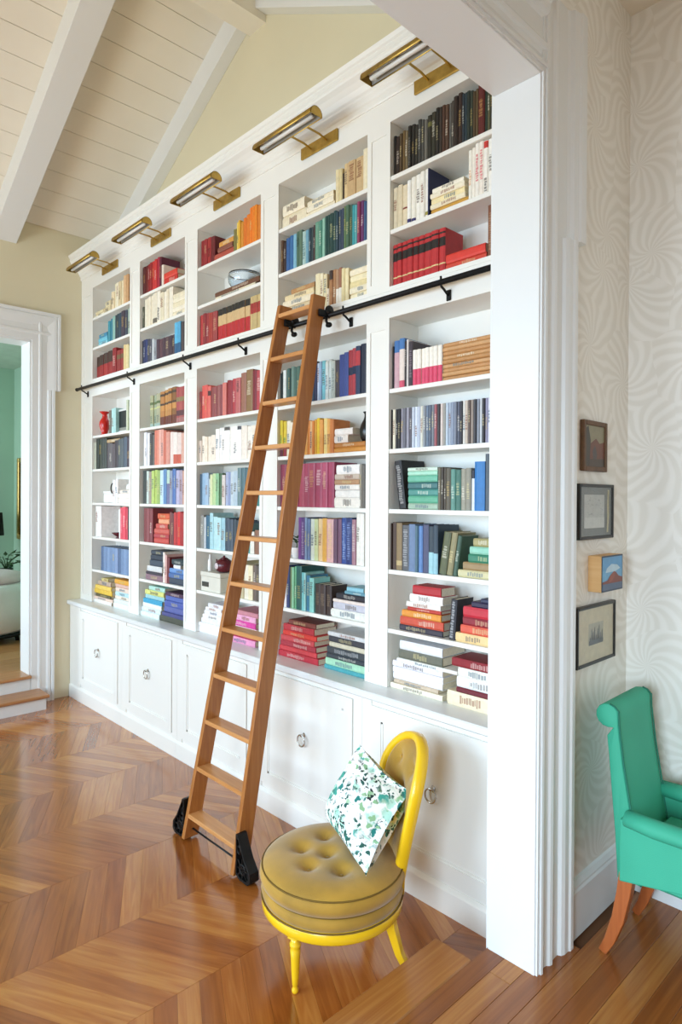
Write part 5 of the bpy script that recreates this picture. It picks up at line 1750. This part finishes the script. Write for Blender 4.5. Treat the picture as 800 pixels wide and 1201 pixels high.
    tag(o, lab, 'book', 'books on the shelves')
o = far.build('book', BOOK, None, col=True); o['kind'] = 'stuff'
tag(o, 'the remaining smaller books crowded on the shelves of all five bays', 'books', 'books on the shelves')

# ------------------------------------------------------------------ ornaments on the shelves
def at(y, row, dx=.07): return (XF + dx, y, ZS[row - 1] + .0004)
GL = bpy.data.materials.new('bowl_glass'); GL.use_nodes = True
gb = GL.node_tree.nodes['Principled BSDF']; gb.inputs['Base Color'].default_value = (.82, .9, .98, 1); gb.inputs['Roughness'].default_value = .03; gb.inputs['Transmission Weight'].default_value = 1.0; gb.inputs['IOR'].default_value = 1.45
# stacked glass bowl on the brown book, middle bay
zb = ZS[1] + (.08 + .12) * .255 + .0012
t = tag(MB().lathe([(0, .0), (.05, .0), (.085, .012), (.104, .04), (.108, .075), (.104, .098), (.101, .098), (.104, .075), (.100, .042), (.082, .017), (.05, .005), (0, .005)], 32).build('glass_bowl', GL, None, loc=(XF + .125, 3.432, zb)), 'clear bluish glass bowl on a brown book in the middle bay', 'bowl')
# black vase, fourth bay
VB = mat('black_ceramic', '131416', 0.3)
zb = ZS[4] + .18 * .287 + .0015
tag(MB().lathe([(0, 0), (.030, 0), (.040, .012), (.046, .045), (.046, .062), (.040, .085), (.027, .110), (.022, .125), (.022, .138), (.030, .150), (.026, .150), (.018, .138), (.0, .13)], 26).build('vase', VB, None, loc=(XF + .075, 2.275, zb)), 'matte black vase on orange books in the fourth bay', 'vase')
# red pitcher, leftmost bay
VR = mat('red_glaze', 'c8241e', 0.2, var=.1)
t = thing('red_vase', 'glossy red long-necked vase on the first shelf below rail, leftmost bay', 'vase', at(5.385, 4, .06))
MB().lathe([(0, 0), (.030, 0), (.034, .004), (.024, .016), (.034, .05), (.044, .085), (.042, .115), (.028, .142), (.019, .155), (.018, .178), (.040, .196), (.044, .202), (.038, .202), (.014, .18), (0, .17)], 22).build('body', VR, t)
MB().tube([(0, -.016, .18), (0, -.036, .175), (0, -.048, .155), (0, -.046, .125), (0, -.036, .105)], .005, 8, up=(1, 0, 0)).build('handle', VR, t)
# small framed photograph, leftmost bay
t = thing('photo_frame', 'small white framed black photograph standing in the leftmost bay', 'picture', at(5.013, 4, .05))
frame(MB(), .085, .095, .016, -.006, .006).build('frame', WTRIM, t)
mb = MB(); quad(mb, -.07, .07, -.08, .08, -.001, '15191a'); quad(mb, -.07, .07, -.08, -.055, -.0015, '8c8a80'); mb.build('photograph', PRINT, t, col=True)
for c in t.children: c.rotation_euler = (0, 0, rad(-90)); c.location = (0, 0, .095)
# white box, magnifier, ornaments on the third shelf below rail, leftmost bay
WC = mat('white_ceramic', 'ecebe8', 0.3)
t = thing('lidded_box', 'low white lidded box on the third shelf below rail, leftmost bay', 'box', at(5.27, 6, .10))
MB().bevbox(-.06, .06, -.085, .085, 0, .075, .004).build('body', WC, t); MB().bevbox(-.063, .063, -.088, .088, .076, .098, .004).build('lid', WC, t)
t = thing('magnifying_glass', 'black hand lens with ring standing beside the white box, leftmost bay', 'magnifier', at(5.133, 6, .03))
MB().tube([(0, .02 + .034 * math.cos(2 * math.pi * k / 24), .120 + .040 * math.sin(2 * math.pi * k / 24)) for k in range(24)], .005, 6, closed=True, up=(1, 0, 0)).build('ring', BLACKI, t)
MB().tube([(0, -.012, .175), (0, -.014, .09), (0, -.014, .0)], .007, 8, up=(1, 0, 0)).build('handle', BLACKI, t)
t = thing('rabbit_ornament', 'small white ornament on the stacked pale books, leftmost bay', 'ornament', (XF + .06, 4.90, ZS[5] + .37 * .286 + .002))
MB().lathe([(0, 0), (.028, 0), (.032, .015), (.026, .04), (.014, .05), (0, .054)], 16).build('body', WC, t)
MB().lathe([(0, -.018), (.014, -.012), (.018, 0), (.014, .012), (0, .018)], 14, c=(0, -.012, .062)).build('head', WC, t)
for s in (-1, 1): MB().tube([(0, -.012 + s * .006, .074), (0, -.008 + s * .012, .095), (0, -.004 + s * .014, .108)], .005, 8, up=(1, 0, 0), scales=[1, 1.2, .4]).build('ear', WC, t)
# big white print and small bowl, fourth shelf below rail, leftmost bay
t = thing('white_print', 'white print with faint lettering leaning in the leftmost bay, fourth shelf below rail', 'picture', at(5.10, 7, .12))
MB().box(-.004, .004, -.13, .13, 0, .235).build('board', WC, t)
mb = MB(); rs = random.Random(9)
for k in range(7): q0 = .085 - .022 * k; mb.add([(-.0046, q0, .150), (-.0046, q0 - .012, .150), (-.0046, q0 - .012, .158), (-.0046, q0, .158)], [(0, 1, 2, 3)], lin('b4b4b4'))
mb.build('lettering', PRINT, t, col=True)
DR = mat('dark_red_lacquer', '5c1a24', 0.25, var=.15)
tag(MB().lathe([(0, 0), (.02, 0), (.022, .005), (.012, .012), (.03, .022), (.05, .04), (.052, .046), (.046, .044), (.02, .026), (0, .022)], 20).build('small_bowl', DR, None, loc=at(5.09, 7, .05)), 'small dark red footed bowl in the leftmost bay', 'bowl')
t = thing('dark_figurine', 'tiny dark figurine on a white block in the leftmost bay', 'ornament', at(5.015, 7, .05))
MB().bevbox(-.02, .02, -.02, .02, 0, .085, .003).build('base', WC, t); MB().lathe([(0, 0), (.010, 0), (.012, .012), (.007, .024), (.010, .034), (.006, .044), (0, .046)], 12, c=(0, 0, .085)).build('figure', BLACKI, t)
# plant in white pot, fourth bay
LEAF = mat('leaf_green', '2c4a22', 0.5, var=.3, scale=30)
t = thing('potted_plant', 'tiny dark green plant in a white pot, fourth bay', 'plant', at(2.805, 7, .045))
MB().lathe([(0, 0), (.024, 0), (.032, .055), (.034, .060), (.029, .060), (.025, .05), (0, .05)], 18).build('pot', WC, t)
rs = random.Random(4)
for k in range(16):
    a = rs.uniform(0, 6.28); r = rs.uniform(.01, .036); zz = rs.uniform(.085, .125); c = Vector((r * math.cos(a), r * math.sin(a), zz)); dr = Vector((math.cos(a), math.sin(a), rs.uniform(.2, 1))).normalized() * .02; sd = Vector((-math.sin(a), math.cos(a), 0)) * .010
    MB().add([c - dr, c + sd - Vector((0, 0, .002)), c + dr, c - sd - Vector((0, 0, .002)), c + Vector((0, 0, .003))], [(0, 1, 4), (1, 2, 4), (2, 3, 4), (3, 0, 4), (0, 3, 2, 1)], smooth=True).build('leaf', LEAF, t)
MB().tube([(0, 0, .045), (.004, 0, .075), (0, .003, .105)], .003, 6, up=(1, 0, 0)).build('stem', LEAF, t)
# white archive box with maroon pot and small bottle, middle bay
t = thing('archive_box', 'pale cardboard box with dark label, fifth shelf below rail, middle bay', 'box', at(3.655, 8, .095))
BXM = mat('pale_cardboard', 'd9d5c8', 0.7)
MB().bevbox(-.075, .075, -.115, .115, 0, .098, .003).build('body', BXM, t); MB().bevbox(-.078, .078, -.118, .118, .099, .128, .003).build('lid', BXM, t)
mb = MB(); mb.box(-.0772, -.0745, .02, .10, .03, .062, lin('3c3c38')); mb.build('label_plate', PRINT, t, col=True)
zb = ZS[7] + .129
t = thing('maroon_teapot', 'round maroon lidded pot on the pale box, middle bay', 'pot', (XF + .09, 3.60, zb))
MB().lathe([(0, 0), (.03, 0), (.05, .012), (.062, .04), (.056, .07), (.034, .086), (.0, .09)], 24).build('body', DR, t)
MB().lathe([(0, .086), (.03, .088), (.02, .096), (.006, .100), (.009, .107), (0, .112)], 18).build('lid', DR, t)
MB().tube([(0, .055, .035), (0, .078, .050), (0, .092, .078)], .008, 8, up=(1, 0, 0), scales=[1.3, 1, .7]).build('spout', DR, t)
mb = MB(); mb.lathe([(0, -.002), (.02, -.001), (.021, .001), (0, .002)], 14, M=Matrix.Translation((-.0605, 0, .045)) @ Matrix.Rotation(rad(90), 4, 'Y'), col=lin('d8c8cc')); mb.build('crest', PRINT, t, col=True)
tag(MB().lathe([(0, 0), (.014, 0), (.016, .01), (.015, .07), (.007, .085), (.007, .105), (.009, .11), (0, .112)], 14).build('bottle', WC, None, loc=(XF + .06, 3.722, zb)), 'slim white bottle beside the maroon pot, middle bay', 'bottle')
# bust behind the ladder, middle bay
t = thing('small_bust', 'small tan seated figurine behind the ladder, middle bay', 'ornament', (XF + .08, 3.14, ZS[6] + .51 * .289))
TAN = mat('tan_clay', 'b08872', 0.6, var=.2, scale=40)
MB().lathe([(0, 0), (.035, 0), (.038, .02), (.026, .05), (.030, .075), (.012, .09), (0, .092)], 16).build('torso', TAN, t)
MB().lathe([(0, -.022), (.016, -.014), (.020, 0), (.014, .016), (0, .022)], 14, c=(0, 0, .11)).build('head', TAN, t)
# red figurine on the green books, rightmost bay
t = thing('red_figurine', 'tiny red animal figurine on the green book stack, rightmost bay', 'ornament', (XF + .07, 1.475, ZS[6] + .59 * .289 + .002))
MB().tube([(0, .016, .016), (0, 0, .018), (0, -.018, .017)], .009, 10, up=(1, 0, 0)).build('body', VR, t)
MB().tube([(0, .014, .020), (0, .022, .032), (0, .028, .034)], .006, 8, up=(1, 0, 0)).build('head', VR, t)
for s in (-1, 1):
    for yy in (.012, -.014): MB().tube([(s * .005, yy, .014), (s * .006, yy, 0)], .003, 6, up=(1, 0, 0)).build('leg', VR, t)
# dark picture books / figure, second bay top shelf
t = thing('brown_figurine', 'small brown carved head on red books, second bay from left', 'ornament', (XF + .09, 4.06, ZS[0] + .36 * .255 + .001))
MB().lathe([(0, 0), (.03, 0), (.034, .015), (.020, .03), (.028, .05), (.022, .072), (0, .08)], 16).build('head', mat('carved_wood', '6a4a34', 0.5, var=.3, scale=40), t)

# ------------------------------------------------------------------ things seen through the far doorway
UPH = mat('white_upholstery', 'e4dfde', 0.8, var=.03); PKC = mat('blush_cushion', 'e6cdd0', 0.8)
t = thing('white_armchair', 'white rounded upholstered seat seen through the far doorway', 'armchair', (1.98, 7.45, .246))
MB().lathe([(0, .09), (.36, .09), (.42, .13), (.45, .30), (.45, .52), (.43, .58), (.38, .60), (.0, .60)], 36).build('body', UPH, t)
MB().lathe([(0, .60), (.34, .60), (.38, .64), (.36, .69), (.25, .715), (0, .72)], 36).build('seat_cushion', PKC, t)
for a in range(4):
    c, s = math.cos(rad(45 + 90 * a)), math.sin(rad(45 + 90 * a)); MB().tube([(.33 * c, .33 * s, .10), (.35 * c, .35 * s, 0)], .02, 8).build('leg', BLACKI, t)
MB().lathe([(0, .06), (.40, .06), (.41, .09), (0, .09)], 36).build('base', BLACKI, t)
t = thing('gilt_framed_picture', 'gold framed dark portrait on the green wall through the doorway', 'picture', (2.78, 8.5, 1.72))
GILT = mat('gilt_frame', 'b89a58', 0.4, .7, var=.2, scale=40)
mb = MB()
for y0, y1, z0, z1 in ((-.42, -.36, -.52, .52), (.36, .42, -.52, .52), (-.36, .36, -.52, -.46), (-.36, .36, .46, .52)): mb.bevbox(-.04, 0, y0, y1, z0, z1, .008)
mb.build('frame', GILT, t)
mb = MB(); mb.box(-.012, -.006, -.36, .36, -.46, .46, lin('3a3c38')); mb.box(-.0135, -.012, -.18, .2, -.40, .18, lin('5a5650')); mb.box(-.015, -.0135, -.08, .1, .14, .32, lin('a89a88')); mb.build('portrait', PRINT, t, col=True)
t = thing('side_table', 'low pale green glass table with plant through the doorway', 'table', (2.42, 8.25, .246))
MB().lathe([(0, .52), (.28, .52), (.285, .53), (.28, .54), (0, .54)], 28).build('top', mat('green_glass_top', '8cb4a0', 0.1), t)
for a in range(3):
    c, s = math.cos(rad(120 * a)), math.sin(rad(120 * a)); MB().tube([(.2 * c, .2 * s, .52), (.22 * c, .22 * s, 0)], .012, 8).build('leg', BLACKI, t)
t = thing('potted_plant', 'leafy dark green houseplant beyond the far doorway', 'plant', (2.42, 8.25, .246 + .541))
MB().lathe([(0, 0), (.06, 0), (.075, .10), (.078, .11), (.068, .11), (0, .09)], 18).build('pot', mat('dark_pot', '3a3634', 0.5), t)
rs = random.Random(11)
for k in range(34):
    a = rs.uniform(0, 6.28); r = rs.uniform(.05, .24); c = Vector((r * math.cos(a), r * math.sin(a), rs.uniform(.12, .30))); dr = Vector((math.cos(a), math.sin(a), rs.uniform(-.3, .7))).normalized() * .07; sd = Vector((-math.sin(a), math.cos(a), 0)) * .026
    MB().add([c - dr, c + sd - Vector((0, 0, .006)), c + dr, c - sd - Vector((0, 0, .006)), c + Vector((0, 0, .008))], [(0, 1, 4), (1, 2, 4), (2, 3, 4), (3, 0, 4), (0, 3, 2, 1)], smooth=True).build('leaf', LEAF, t)
for k in range(6):
    a = k * 1.05; MB().tube([(0, 0, .09), (.06 * math.cos(a), .06 * math.sin(a), .2), (.15 * math.cos(a), .15 * math.sin(a), .26)], .005, 6).build('stem', LEAF, t)
t = thing('table_lamp', 'dark lamp with cream shade far inside the green room', 'lamp', (2.36, 8.72, .246))
MB().lathe([(0, 0), (.12, 0), (.12, .03), (.02, .05), (.02, 1.0), (0, 1.0)], 18).build('base', BLACKI, t)
MB().lathe([(.10, 1.02), (.17, 1.02), (.15, 1.30), (.10, 1.30)], 24).build('shade', mat('dark_shade', '23221e', 0.8), t)
